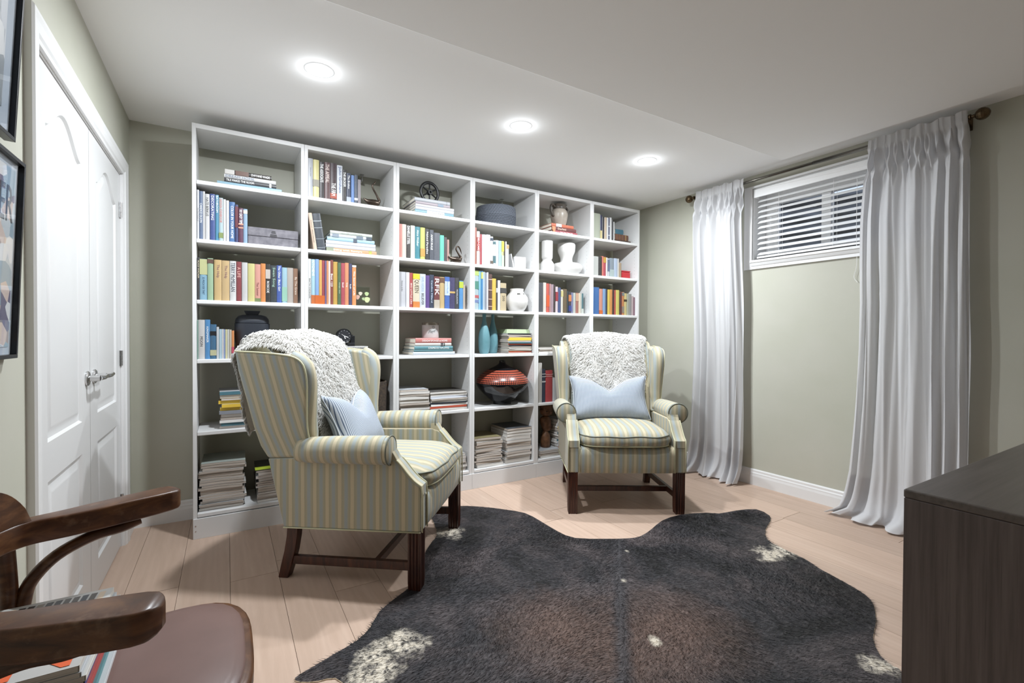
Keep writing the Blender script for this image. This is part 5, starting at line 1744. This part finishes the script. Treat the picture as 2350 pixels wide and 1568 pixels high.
# ------------------------------------------------------------------ ticking lumbar pillows
def tick_mat():
    g = N('ticking_stripe_cotton')
    v = g.coord('UV'); sp = g.n('ShaderNodeSeparateXYZ'); g.l(v, sp.inputs[0])
    fr = g.math('FRACT', g.math('ADD', g.math('DIVIDE', sp.outputs[0], .0098), 50.0))
    c = g.ramp(fr, [(.0, hx('b6bcc5')), (.58, hx('b0b8c2')), (.62, hx('515e74')), (.88, hx('515e74')), (.93, hx('b6bcc5'))])
    g.l(c, g.b.inputs['Base Color'])
    g.set(rough=.8, spec=.15)
    return g.m
M_TICK = tick_mat()
def pillow(loc, rz, label, w, h, th, chop, pos, tilt, yaw, roll=0, chopx=0):
    """pos in the armchair's own frame, tilt leans it back"""
    e = empty('lumbar_pillow', loc, rz, label, 'pillow', 'ticking stripe pillows')
    n, m_ = 36, 26
    def P(u, v, sgn):
        a, b = u * 2 - 1, v * 2 - 1
        x_ = a * w / 2 * (1 - .10 * (1 - b * b))
        z_ = b * h / 2 * (1 - .05 * (1 - a * a))
        cut = math.exp(-abs(a - chopx) ** 1.3 / .3)
        z_ -= chop * cut * max(0, (b + .35) / 1.35) ** 1.5 * (1 if b > -.35 else 0)
        prof = (max(0, 1 - a ** 4) * max(0, 1 - b ** 4)) ** .55
        y_ = sgn * th / 2 * prof * (1 - .35 * cut * max(0, b))
        y_ += .004 * math.sin(8 * a + 5 * b) * (1 - prof) * prof * 3
        return (x_, y_, z_ + h / 2)
    mb = MB()
    mb.grid(n, m_, lambda u, v: P(u, v, 1))
    mb.grid(n, m_, lambda u, v: P(u, v, -1))
    o = mb.build('pillow_cover', M_TICK, e, smooth=True, uv=lambda co, nn: (co.x, co.z))
    o.location = pos
    o.rotation_euler = (tilt, roll, yaw)
    MB().tube([P(0, k / 20, 1) for k in range(21)] + [P(k / 36, 1, 1) for k in range(1, 37)] + [P(1, 1 - k / 20, 1) for k in range(1, 21)] + [P(1 - k / 36, 0, 1) for k in range(1, 36)], .0022, 5, closed=True).build('seam', plain('c9d0d8', .8), o)
pillow(C2, RZ2, 'blue ticking stripe pillow upright in the armchair by the curtain', .60, .345, .13, .12, (.02, -.395, .552), math.radians(24), .0)
pillow(C1, RZ1, 'blue ticking stripe pillow slumped in the armchair on the cowhide', .57, .345, .14, .12, (.02, -.385, .552), math.radians(25), math.radians(6), math.radians(-3))

# ------------------------------------------------------------------ cowhide rug
RUG_PX = [(1000, 1170), (1045, 1162), (1100, 1163), (1160, 1170), (1205, 1178), (1240, 1196), (1280, 1220), (1320, 1235), (1390, 1237), (1440, 1236), (1470, 1231), (1495, 1215), (1520, 1195), (1560, 1182), (1620, 1177), (1650, 1179), (1690, 1172), (1735, 1169), (1765, 1183), (1768, 1196), (1757, 1215), (1760, 1238), (1790, 1256), (1850, 1285), (1880, 1305), (1935, 1335), (1985, 1365), (2005, 1390), (2010, 1430), (2003, 1465), (2020, 1505), (2050, 1530), (2065, 1537)]
RUG_L = [(770, 1556), (730, 1563), (690, 1565), (677, 1556), (720, 1530), (770, 1500), (820, 1470), (850, 1440), (870, 1405), (905, 1375), (955, 1335), (970, 1300), (975, 1270), (992, 1243), (1003, 1228), (996, 1200), (988, 1182)]
rug = [tuple(at(*p, z=.004))[:2] for p in RUG_PX] + [(1.93, .66), (1.84, .70), (1.70, .58), (1.52, .56), (1.32, .60), (1.12, .70), (.96, .78), (.84, .92), (.74, 1.06), (.62, 1.30), (.45, 1.52), (.36, 1.58)] + [tuple(at(*p, z=.004))[:2] for p in RUG_L]
rug = smoothpath(rug, 2, closed=True)
def hide_mat():
    g = N('cowhide')
    v = g.coord('Object')
    big = g.noise(v, 3.4, 5, .6, .5)
    mid = g.noise(v, 11, 4, .6)
    hair = g.n('ShaderNodeTexNoise')
    mp_ = g.n('ShaderNodeMapping'); mp_.inputs['Rotation'].default_value = (0, 0, -.8); mp_.inputs['Scale'].default_value = (38, 110, 1)
    g.l(v, mp_.inputs[0]); g.l(mp_.outputs[0], hair.inputs['Vector'])
    hair.inputs['Scale'].default_value = 1; hair.inputs['Detail'].default_value = 6; hair.inputs['Roughness'].default_value = .7; hair.inputs['Distortion'].default_value = 1.2
    wob = g.math('MULTIPLY', g.math('SUBTRACT', mid, .5), .22)
    def near(p, r0, r1, k=1.0):
        d = g.n('ShaderNodeVectorMath', operation='DISTANCE'); d.inputs[1].default_value = (p[0], p[1], 0)
        g.l(v, d.inputs[0])
        dd = g.math('ADD', d.outputs['Value'], g.math('MULTIPLY', wob, k))
        mr = g.n('ShaderNodeMapRange'); mr.inputs[1].default_value = r1; mr.inputs[2].default_value = r0; mr.inputs[3].default_value = 0; mr.inputs[4].default_value = 1
        g.l(dd, mr.inputs[0])
        return mr.outputs[0]
    c = g.ramp(big, [(.36, hx('1d1c1e')), (.46, hx('39373b')), (.55, hx('4a4446')), (.66, hx('635a5b'))])
    for p, r0, r1 in (((1.14, 1.50), .05, .34), ((1.52, 1.27), .05, .36), ((1.25, 1.22), .0, .3)):
        c = g.mix(g.math('MULTIPLY', near(p, r0, r1), .9), c, hx('7c6358'))
    for p, r0, r1 in (((2.45, 1.05), .05, .3), ((.78, 2.12), .03, .2), ((.95, 2.42), .02, .15), ((1.6, 2.2), 0, .25)):
        c = g.mix(g.math('MULTIPLY', near(p, r0, r1), .85), c, hx('1b1a1b'))
    # line along the back
    A, B = Vector((1.925, 1.992)), Vector((1.143, 1.158))
    d = (B - A).normalized(); nn = Vector((-d.y, d.x))
    dt = g.n('ShaderNodeVectorMath', operation='DOT_PRODUCT'); dt.inputs[1].default_value = (nn.x, nn.y, 0)
    g.l(v, dt.inputs[0])
    pd = g.math('ABSOLUTE', g.math('ADD', g.math('SUBTRACT', dt.outputs['Value'], nn.dot(A)), g.math('MULTIPLY', wob, .25)))
    mr = g.n('ShaderNodeMapRange'); mr.inputs[1].default_value = .05; mr.inputs[2].default_value = .012; mr.inputs[3].default_value = 0; mr.inputs[4].default_value = 1
    g.l(pd, mr.inputs[0])
    c = g.mix(g.math('MULTIPLY', mr.outputs[0], .85), c, hx('48464a'))
    c = g.mix(g.ramp(hair.outputs['Fac'], [(.42, (.75, .75, .75)), (.62, (0, 0, 0))]), c, g.mix(.72, c, hx('0d0c0d')))
    c = g.mix(g.ramp(hair.outputs['Fac'], [(.55, (0, 0, 0)), (.8, (.5, .5, .5))]), c, hx('85807f'))
    spot = g.ramp(g.noise(v, 46, 6, .72, .6), [(.40, (.05, .05, .05)), (.53, (1, 1, 1))])
    for p, r0, r1, q in (((1.12, 2.57), .04, .10, 1), ((2.50, 1.44), .03, .09, 1), ((2.60, 1.42), .03, .09, 1), ((2.42, 1.42), .02, .06, 1), ((.47, 1.68), .05, .1, 1), ((.56, 1.72), .04, .1, 1), ((.40, 1.60), .04, .09, 1), ((1.403, 1.249), .006, .03, .35), ((1.99, .74), .02, .07, 1), ((1.86, 1.86), .0, .015, .3), ((1.62, 1.64), .0, .02, .3)):
        mk = g.math('MULTIPLY', near(p, r0, r1, q), spot) if r1 > .05 else near(p, r0, r1, q)
        c = g.mix(mk, c, hx('e6dccb'))
    g.l(c, g.b.inputs['Base Color'])
    g.set(rough=.48, spec=.32)
    g.bump(g.math('ADD', g.math('MULTIPLY', hair.outputs['Fac'], .7), g.math('MULTIPLY', mid, .6)), .8, .007)
    return g.m
e = empty('cowhide_rug', (0, 0, 0), 0, 'dark brown-black cowhide rug with white leg patches', 'rug')
bm = bmesh.new()
bv = [bm.verts.new((x_, y_, .0005)) for x_, y_ in rug]
f = bm.faces.new(bv)
r_ = bmesh.ops.extrude_face_region(bm, geom=[f])
for v_ in r_['geom']:
    if isinstance(v_, bmesh.types.BMVert):
        v_.co.z = .0045
bmesh.ops.recalc_face_normals(bm, faces=bm.faces)
me = bpy.data.meshes.new('hide'); bm.to_mesh(me); bm.free()
M_HIDE = hide_mat()
link('hide', me, M_HIDE, e)
# short hair lying flat over the hide
nrng = np.random.default_rng(3)
poly = np.array(rug)
cand = nrng.uniform(poly.min(0), poly.max(0), (110000, 2))
ins = np.zeros(len(cand), bool)
for k in range(len(poly)):
    a, b = poly[k - 1], poly[k]
    c_ = (a[1] > cand[:, 1]) != (b[1] > cand[:, 1])
    xi = (b[0] - a[0]) * (cand[:, 1] - a[1]) / (b[1] - a[1] + 1e-12) + a[0]
    ins ^= c_ & (cand[:, 0] < xi)
cand = cand[ins]
nb = len(cand)
axd = np.array([-.684, -.729]); axn = np.array([.729, -.684])
side_ = np.sign((cand - np.array([1.925, 1.992])) @ axn)
swirl = .5 * np.sin(cand[:, 0] * 7 + 1.3) + .5 * np.sin(cand[:, 1] * 9) + nrng.normal(0, .3, nb)
ang = np.arctan2(axd[1], axd[0]) + side_ * .75 + swirl
d2 = np.stack([np.cos(ang), np.sin(ang)], 1); s2 = np.stack([-d2[:, 1], d2[:, 0]], 1)
ln = nrng.uniform(.012, .026, nb)[:, None]; wd = nrng.uniform(.0008, .0017, nb)[:, None]
P0 = np.concatenate([cand - s2 * wd, np.full((nb, 1), .0046)], 1); P1 = np.concatenate([cand + s2 * wd, np.full((nb, 1), .0046)], 1)
P2 = np.concatenate([cand + d2 * ln, nrng.uniform(.0065, .012, (nb, 1))], 1)
co = np.stack([P0, P1, P2], 1).reshape(-1, 3)
me = bpy.data.meshes.new('hair')
me.from_pydata(co.tolist(), [], np.arange(nb * 3).reshape(-1, 3).tolist())
link('hair', me, M_HIDE, e)['kind'] = 'stuff'
MB().tube([(x_, y_, .0018) for x_, y_ in rug], .0022, 5, closed=True).build('raw_edge', plain('cbb89e', .8), e)

# ------------------------------------------------------------------ curtains and rod
def cloth_mat():
    g = N('white_sheer_cotton')
    df = g.n('ShaderNodeBsdfDiffuse'); tr = g.n('ShaderNodeBsdfTranslucent'); mx = g.n('ShaderNodeMixShader')
    df.inputs[0].default_value = hx('e0e0e2'); tr.inputs[0].default_value = hx('e6e6e8'); mx.inputs[0].default_value = .3
    bp = g.n('ShaderNodeBump'); bp.inputs['Strength'].default_value = .05
    g.l(g.noise(g.coord('Object', (500, 500, 500)), 1, 2), bp.inputs['Height'])
    g.l(bp.outputs[0], df.inputs['Normal'])
    g.l(df.outputs[0], mx.inputs[1]); g.l(tr.outputs[0], mx.inputs[2]); g.l(mx.outputs[0], g.out.inputs['Surface'])
    return g.m
M_CLOTH = cloth_mat()
RX, RZ_ = 3.485, 2.380
def curtain(label, ya, yb, folds, seed, tilt0=0):
    """ya, yb: (heights, y) of the two vertical edges"""
    rg = random.Random(seed)
    ph = [rg.uniform(0, 6.28) for _ in range(8)]
    wid = [rg.choice((.45, .7, 1.0, 1.5)) * rg.uniform(.85, 1.15) for _ in range(folds)]
    dep = [rg.uniform(.35, 1.15) for _ in range(folds)]
    cum = [0]
    for q in wid:
        cum.append(cum[-1] + q)
    cum = [q / cum[-1] for q in cum]
    e = empty('curtain', (RX, (ya[1][0] + yb[1][0]) / 2, 0), 0, label, 'curtain', 'pair of white curtains')
    cy0 = e.location.y
    top = 2.413
    zs = [0.012, .02, .03, .045, .07, .1, .15, .22, .3] + [.3 + (2.2 - .3) * k / 40 for k in range(1, 41)] + [2.2 + (top - 2.2) * k / 22 for k in range(1, 23)]
    nu = folds * 22
    def P(i, z):
        s = i / nu
        y_ = lerp(interp(z, *ya), interp(z, *yb), s)
        # fold phase warps with height so pleats wander
        sw = s + .012 * math.sin(3.1 * z + ph[0]) + .02 * math.sin(1.7 * z + 5 * s + ph[1]) * (1 - z / 2.5)
        k = max(0, min(folds - 1, next((q for q in range(folds) if sw < cum[q + 1]), folds - 1)))
        loc_ = (sw - cum[k]) / (cum[k + 1] - cum[k])
        phase = 2 * math.pi * loc_
        amp = interp(z, [0, .3, 1.2, 2.2, 2.33, 2.36, 2.41], [.045, .036, .03, .027, .018, .013, .016]) * dep[k]
        wave = math.sin(phase) + .35 * math.sin(2 * phase + ph[2] + .8 * z) * math.sin(.9 * z + k)
        x_ = -amp * wave + .008 * math.sin(s * 37 + 1.3 * z + ph[4]) * math.sin(2.1 * z + ph[6]) + .003 * math.sin(s * 90 + 3 * z)
        # gathers on the rod
        gk = max(0, min(1, (z - 2.08) / .22))
        x_ += gk * (.011 * math.sin(s * folds * 2 * 2 * math.pi * 1.6 + ph[3] + 6 * z) + .005 * math.sin(s * 83 + 9 * z))
        gk2 = math.exp(-((z - 2.22) / .07) ** 2)
        x_ += gk2 * .018 * math.sin(s * folds * 9 + 40 * (z - 2.2) + ph[4])
        y_ += gk * .006 * math.sin(s * 47 + ph[5]) + .004 * math.sin(phase * 2 + z * 4)
        if z < .16:
            q = (1 - z / .16) ** 1.6
            x_ -= q * (.05 + .05 * math.sin(s * 9 + ph[6]) ** 2)
            y_ += q * .03 * math.sin(s * 14 + ph[7])
        if z > 2.33:
            q = min(1, (z - 2.33) / .025)
            x_ = lerp(x_, -.012 - .004 * wave + .004 * math.sin(s * 83 + 9 * z), q)
        zz = z + (.006 * math.sin(s * 31 + ph[5]) if z > 2.38 else 0) + (.008 * math.sin(s * 23 + ph[1]) ** 2 if z < .05 else 0)
        x_ = min(x_, .062)
        if 1.62 < z < 1.84:
            x_ = min(x_, .03)
        return (x_ - .012, y_ - cy0, zz)
    vs = [P(i, z) for z in zs for i in range(nu + 1)]
    fs = [(j * (nu + 1) + i, j * (nu + 1) + i + 1, (j + 1) * (nu + 1) + i + 1, (j + 1) * (nu + 1) + i) for j in range(len(zs) - 1) for i in range(nu)]
    MB().add(vs, fs).build('curtain_panel', M_CLOTH, e, smooth=True, fix=False)
    # doubled hem, a narrow band of cloth behind the front layer
    hz = [.012, .06, .12, .20, .28]
    vs = [tuple(Vector(P(i, z)) + Vector((.0025, 0, 0))) for z in hz for i in range(nu + 1)]
    fs = [(j * (nu + 1) + i, j * (nu + 1) + i + 1, (j + 1) * (nu + 1) + i + 1, (j + 1) * (nu + 1) + i) for j in range(len(hz) - 1) for i in range(nu)]
    MB().add(vs, fs).build('hem', M_CLOTH, e, smooth=True, fix=False)
curtain('white sheer curtain hanging between bookcase and window', ([0, .3, 1.0, 2.1, 2.41], [2.76, 2.72, 2.70, 2.71, 2.68]), ([0, .3, 1.2, 2.1, 2.41], [2.245, 2.235, 2.245, 2.265, 2.245]), 6, 3)
curtain('white sheer curtain hanging between window and dark cabinet', ([0, .06, .3, .8, 1.4, 1.9, 2.1, 2.41], [1.60, 1.52, 1.49, 1.465, 1.44, 1.44, 1.43, 1.40]), ([0, .3, 1.2, 2.1, 2.41], [.90, .91, .915, .925, .94]), 7, 9)
M_NICK = plain('6f6c66', .2, 'brushed_steel', metal=1.0)
M_BRASS = thing_mat('antique_brass', '4a3d2c', '6e5c44', .3, 30, metal=.8)
e = empty('curtain_rod', (RX, 1.8, RZ_), 0, 'slim metal curtain rod with faceted ball finials above the window', 'curtain rod')
MB().tube([(0, -.86, 0), (0, -.06, 0)], .0125, 14).build('rod', M_NICK, e, smooth=True)
MB().tube([(0, -.07, 0), (0, .91, 0)], .0105, 14).build('rod', M_NICK, e, smooth=True)
MB().tube([(0, -.064, 0), (0, -.056, 0)], .0115, 14).build('collar', plain('2d2c2a', .4), e, smooth=True)
for s, y0 in ((-1, -.86), (1, .91)):
    fn = MB()
    rings = []
    for r, d in ((.011, 0), (.016, .004), (.016, .01), (.009, .014), (.009, .026), (.016, .029), (.025, .036), (.031, .046), (.033, .057), (.031, .068), (.025, .078), (.016, .085), (.005, .089)):
        rings.append([(r * math.cos(a * math.pi / 7), y0 + s * d, r * math.sin(a * math.pi / 7)) for a in range(14)])
    fn.loft(rings).build('finial', M_BRASS, e)
    br = MB().box(XR - RX - .006, XR - RX - .0005, y0 - s * .02 - .014, y0 - s * .02 + .014, -.045, .03).box(-.006, XR - RX - .004, y0 - s * .02 - .006, y0 - s * .02 + .006, -.024, -.012)
    br.build('bracket', M_BRASS, e)
    MB().tube([(.014 * math.cos(math.radians(t)), y0 - s * .02, .014 * math.sin(math.radians(t))) for t in range(-200, 21, 20)], .004, 8).build('bracket_cup', M_BRASS, e, smooth=True)

# ------------------------------------------------------------------ dark cabinet
def wenge():
    g = N('dark_stained_oak')
    v = g.coord('Object', (60, 60, 2.2))
    n1 = g.noise(v, 1.0, 5, .6)
    v2 = g.coord('Object', (180, 180, 3))
    n2 = g.noise(v2, 1.0, 3, .6)
    c = g.ramp(n1, [(.3, hx('403835')), (.5, hx('514845')), (.7, hx('5b524e'))])
    c = g.mix(g.math('MULTIPLY', g.ramp(n2, [(.62, (0, 0, 0)), (.7, (1, 1, 1))]), .45), c, hx('2a2423'))
    g.l(c, g.b.inputs['Base Color'])
    g.set(rough=.42, spec=.4)
    return g.m
def wenge_top():
    g = N('dark_stained_oak_top')
    v = g.coord('Object', (2.2, 60, 60))
    n1 = g.noise(v, 1.0, 5, .6)
    g.l(g.ramp(n1, [(.3, hx('3f3935')), (.5, hx('4e4742')), (.7, hx('564f4a'))]), g.b.inputs['Base Color'])
    g.set(rough=.36, spec=.5)
    return g.m
M_WEN, M_WENT = wenge(), wenge_top()
ZD = .78
pc = at(2073, 1122, z=ZD)
e = empty('cabinet', (pc.x + .8, pc.y - .24, 0), 0, 'dark brown stained oak cabinet with a flat top', 'cabinet')
cx0, cx1, cy0_, cy1_ = -.8, .8, -.24, .24
MB().box(cx0, cx1, cy0_, cy1_, ZD - .022, ZD).build('top', M_WENT, e, bevel=.004, seg=3)
for a, b in ((cx0 + .0005, cx0 + .024), (cx1 - .024, cx1 - .0005)):
    MB().box(a, b, cy0_ + .001, cy1_ - .001, .0005, ZD - .0222).build('side_panel', M_WEN, e, bevel=.002)
MB().box(cx0 + .0245, cx1 - .0245, cy1_ - .018, cy1_ - .004, .03, ZD - .0225).build('back_panel', M_WEN, e)
MB().box(cx0 + .0245, cx1 - .0245, cy0_ + .03, cy1_ - .02, .03, .05).build('bottom_panel', M_WEN, e)
MB().box(-.012, .012, cy0_ + .02, cy1_ - .02, .05, ZD - .0225).build('divider', M_WEN, e)
for sx in (-1, 1):
    for q in range(3):
        a, b = (-.774, -.002) if sx < 0 else (.002, .774)
        z0 = .04 + q * .238
        d = MB().box(a, b, cy0_ + .002, cy0_ + .02, z0, z0 + .232).build('drawer_front', M_WEN, e, bevel=.002)
        MB().box(a + .01, b - .01, cy0_ + .0205, cy1_ - .06, z0 + .015, z0 + .19).build('drawer_box', plain('8a7a68', .7), d)

# ------------------------------------------------------------------ bentwood armchair with magazines
def bent_mat():
    g = N('worn_brown_beech')
    v = g.coord('Object', (5, 5, 18))
    n1 = g.noise(v, 2.2, 5, .6, .8)
    n2 = g.noise(g.coord('Object'), 22, 4, .65)
    c = g.ramp(n1, [(.28, hx('371f12')), (.5, hx('55331d')), (.75, hx('7a5231'))])
    c = g.mix(g.ramp(n2, [(.58, (0, 0, 0)), (.75, (.45, .45, .45))]), c, hx('947660'))
    g.l(c, g.b.inputs['Base Color'])
    g.set(rough=.34, spec=.5)
    return g.m
M_BENT = bent_mat()
e = empty('bentwood_armchair', (-.19, 1.235, 0), 0, 'worn brown bentwood armchair with a padded seat holding magazines', 'armchair')
E0 = Vector(e.location)
hoop = smoothpath([(-.085, .905), (-.18, .925), (-.28, .953), (-.37, 1.005), (-.425, 1.09), (-.445, 1.2), (-.438, 1.31), (-.412, 1.395), (-.375, 1.438), (-.307, 1.463), (-.2, 1.512), (-.112, 1.557)], 24)
nh = len(hoop)
hp = []
for k, (a, b) in enumerate(hoop):
    t = k / (nh - 1)
    q = min(t, 1 - t)
    wd = interp(q, [0, .003, .008, .016, .03, .06, .14, .28, .5], [.008, .017, .026, .033, .037, .037, .032, .02, .016])
    ht = interp(q, [0, .003, .012, .1, .5], [.017, .021, .0245, .026, .026])
    hp.append((wd, ht))
def rrect(wd, ht, r=.24):
    out = []
    for sx, sy in ((1, 1), (1, -1), (-1, -1), (-1, 1)):
        rr = min(wd, ht) * r
        cx_, cy_ = sx * (ht - rr), sy * (wd - rr)
        a0 = {(1, 1): 0, (1, -1): -90, (-1, -1): 180, (-1, 1): 90}[(sx, sy)]
        an = [a0 + 90 * q / 3 for q in range(4)]
        if (sx, sy) in ((1, 1), (1, -1), (-1, -1), (-1, 1)):
            an = an[::-1]
        for a in an:
            out.append((cx_ + rr * math.cos(math.radians(a)), cy_ + rr * math.sin(math.radians(a))))
    return out
ZA = .735
MB().sweep([(a - E0.x, b - E0.y, ZA) for a, b in hoop], lambda i: rrect(*hp[i]), (0, 0, 1)).build('arm_hoop', M_BENT, e, smooth=50)
# taller crest on the back of the hoop
cr = [hoop[k] for k in range(nh) if .30 <= k / (nh - 1) <= .735]
cr = cr[::4]
ncr = len(cr)
def crp(i):
    t = i / (ncr - 1)
    up_ = .1 * math.sin(math.pi * t) ** .55
    return [(.0255, -.017), (.0255, .017), (.0265 + up_, .011), (.0265 + up_, -.011)]
MB().sweep([(a - E0.x, b - E0.y, ZA) for a, b in cr], crp, (0, 0, 1)).build('crest', M_BENT, e, smooth=50, bevel=.003)
# seat: wooden ring and leatherette pad
def seat_ring(sc, z, n=48):
    out = []
    for k in range(n):
        a = 2 * math.pi * k / n
        c, s = math.cos(a), math.sin(a)
        q = (abs(c) ** 3.4 + abs(s) ** 3.4) ** (-1 / 3.4)
        x_ = q * c
        y_ = q * s
        hy = lerp(.205, .252, (x_ + 1) / 2)
        out.append((x_ * (.235 - sc) + .005, y_ * (hy - sc), z))
    return out
MB().loft([seat_ring(.006, .43), seat_ring(0, .436), seat_ring(0, .462), seat_ring(.006, .469), seat_ring(.014, .470)]).build('seat_frame', M_BENT, e, smooth=50)
g = N('brown_leatherette')
v = g.coord('Object')
g.l(g.ramp(g.noise(v, 6, 3), [(.3, hx('6e5650')), (.7, hx('7a605a'))]), g.b.inputs['Base Color'])
g.set(rough=.36, spec=.45)
g.bump(g.noise(v, 600, 2), .08, .0005)
MB().loft([seat_ring(.016, .4702), seat_ring(.02, .476), seat_ring(.04, .480), seat_ring(.09, .4835), seat_ring(.16, .485), seat_ring(.2, .4852)]).build('seat_pad', g.m, e, smooth=60)
def lg(p0, p1, r0, r1, nm='leg', m_=4):
    pts = [tuple(Vector(p0).lerp(Vector(p1), k / m_) - Vector((E0.x, E0.y, 0))) for k in range(m_ + 1)]
    return MB().tube(pts, [lerp(r0, r1, k / m_) for k in range(m_ + 1)], 14).build(nm, M_BENT, e, smooth=60)
lg((-.01, 1.03, .44), (.03, 1.0, .0005), .017, .013)
lg((-.01, 1.44, .44), (.03, 1.47, .0005), .017, .013)
for s, yy in ((-1, 1.045), (1, 1.457)):
    pts = smoothpath([(-.455, yy + s * .02, .0005), (-.428, yy + s * .01, .2), (-.414, yy, .44), (-.412, yy - s * .003, .58), (-.407, yy - s * .042, .72)], 5)
    MB().tube([tuple(Vector(p) - Vector((E0.x, E0.y, 0))) for p in pts], .0165, 14).build('leg', M_BENT, e, smooth=60)
for s in (-1, 1):
    if s > 0:
        pts = [(-.19, 1.505, .704), (-.225, 1.492, .695), (-.274, 1.478, .69), (-.336, 1.466, .662), (-.378, 1.458, .615), (-.390, 1.456, .569), (-.394, 1.456, .53), (-.396, 1.456, .46)]
    else:
        pts = [(-.17, .938, .704), (-.21, .948, .695), (-.26, .962, .69), (-.325, .985, .662), (-.372, 1.0, .615), (-.394, 1.008, .569), (-.404, 1.012, .53), (-.408, 1.02, .46)]
    MB().tube([tuple(Vector(p) - Vector((E0.x, E0.y, 0))) for p in smoothpath(pts, 5)], .0135, 12).build('arm_brace', M_BENT, e, smooth=60)
MB().tube([(.17 * math.cos(a * math.pi / 16) + .0, .185 * math.sin(a * math.pi / 16), .2) for a in range(32)], .009, 10, closed=True).build('leg_ring', M_BENT, e, smooth=True)
# magazines on the seat
seatm = []
zz = .4862
srng = random.Random(5)
SC_ = ['e6e6e4', 'dfe3e6', '4f8f96', 'c4473f', '34508c', 'e8e6e0', 'cfd4da', 'd8d4cc']
SN = ['white', 'pale grey', 'teal', 'red', 'navy blue', 'ivory', 'silver', 'stone']
for q in range(8):
    th = (.013, .010, .012, .013, .012, .011, .010, .012)[q]
    L, D = .215, .305
    pg, cm = mag_mesh(L, D, th - .0005, .0)
    dx = (-.0, .004, -.006, -.010, -.016, -.012, -.018, -.022)[q]
    o = link('magazine', cm, None, None, (-.315 + dx, 1.268 + srng.uniform(-.005, .005), zz), (0, 0, srng.uniform(-.012, .012)))
    o.color = hx(SC_[q])
    p = link('pages', pg, None, o)
    if not pg.materials:
        pg.materials.append(M_MAGP[1])
    MB().box(L / 2 + .0012, L / 2 + .0022, -D / 2, D / 2, 0, th - .0006).build('spine', plain(SC_[q], .4), o)
    tag(o, SN[q] + ' spined magazine in the stack on the bentwood chair', 'magazine', 'magazines on the bentwood chair')
    zz += th
    topm = o
topm['label'] = 'topmost magazine with orange letters on the bentwood chair'
topm.color = hx('ecebe8')
zt = .0122
srng = random.Random(8)
for q in range(13):
    x0 = -.095 + q * .0148
    MB().add([(x0, .045, zt), (x0 + .011, .045, zt), (x0 + .016, .14, zt), (x0 + .005, .14, zt)], [(0, 1, 2, 3)]).build('cover_photo', plain(srng.choice(['2c2a2c', '4a443f', 'b39a80', 'cdb9a2', '3a3d46', '8f8478']), .35), topm)
lettering('AN', .2, .1, lambda a, b: (a - .005, b - .095, zt + .0003), plain('ee6a3c', .35), topm, 'lettering', fit=False)
MB().add([(-.1, .0, zt), (.1, .0, zt), (.1, .012, zt), (-.1, .012, zt)], [(0, 1, 2, 3)]).build('cover_photo', plain('5d5750', .4), topm)

# ------------------------------------------------------------------ framed pictures on the door wall
def art_mat(cols, sc=(4, 4, 4), seed=0):
    g = N('printed_art')
    v = g.coord('Object', sc)
    vo = g.n('ShaderNodeTexVoronoi'); vo.inputs['Scale'].default_value = 3.0
    g.l(v, vo.inputs['Vector'])
    sp = g.n('ShaderNodeSeparateColor'); g.l(vo.outputs['Color'], sp.inputs[0])
    n = len(cols)
    g.l(g.ramp(sp.outputs[0], [((k + .5) / n, hx(c)) for k, c in enumerate(cols)], 'CONSTANT'), g.b.inputs['Base Color'])
    g.set(rough=.4)
    return g.m
M_BLKF = plain('16171a', .3, 'black_frame')
def picture(y1, w, z0, h, label, mat_col, art, x_bot, x_top, letters=None, matw=.05):
    tilt = math.atan2(x_top - x_bot, h)
    e = empty('framed_picture', (x_bot, y1 - w / 2, z0), 0, label, 'picture', 'framed prints beside the double door')
    e.rotation_euler = (0, tilt, 0)
    fw = .010
    for a, b, c, d in ((-w / 2, w / 2, 0, fw), (-w / 2, w / 2, h - fw, h), (-w / 2, -w / 2 + fw, fw, h - fw), (w / 2 - fw, w / 2, fw, h - fw)):
        MB().box(-.006, .016, a, b, c, d).build('frame_bar', M_BLKF, e, bevel=.001)
    MB().box(-.004, .004, -w / 2 + fw, w / 2 - fw, fw, h - fw).build('mat_board', plain(mat_col, .7), e)
    MB().box(.004, .0055, -w / 2 + fw + matw, w / 2 - fw - matw, fw + matw, h - fw - matw).build('print', art, e)
    if letters:
        lettering(letters, .22, .09, lambda a, b: (.0062, a + w / 2 - .15, h - .12 + b), plain('3a4450', .6), e)
    MB().box(.0085, .0095, -w / 2 + fw, w / 2 - fw, fw, h - fw).build('glass', M_GLASS, e)
picture(1.722, .50, 1.668, .62, 'black framed print with a blue-grey mat, hung over another print', '8d99a8', art_mat(['a9adb5', '8f959e', 'b5b8bd', '6f7880', 'c2c4c6']), -.484, -.452, None, .055)
picture(1.735, .46, 1.108, .51, 'black framed collage print with lettering, hung below another print', 'a9b1bb', art_mat(['8fa3b0', 'c9b8b0', 'd6d8da', '6d6a80', 'b9c2c8', 'a08f8a'], (1, 6, 8)), -.487, -.468, 'PAPER', .02)
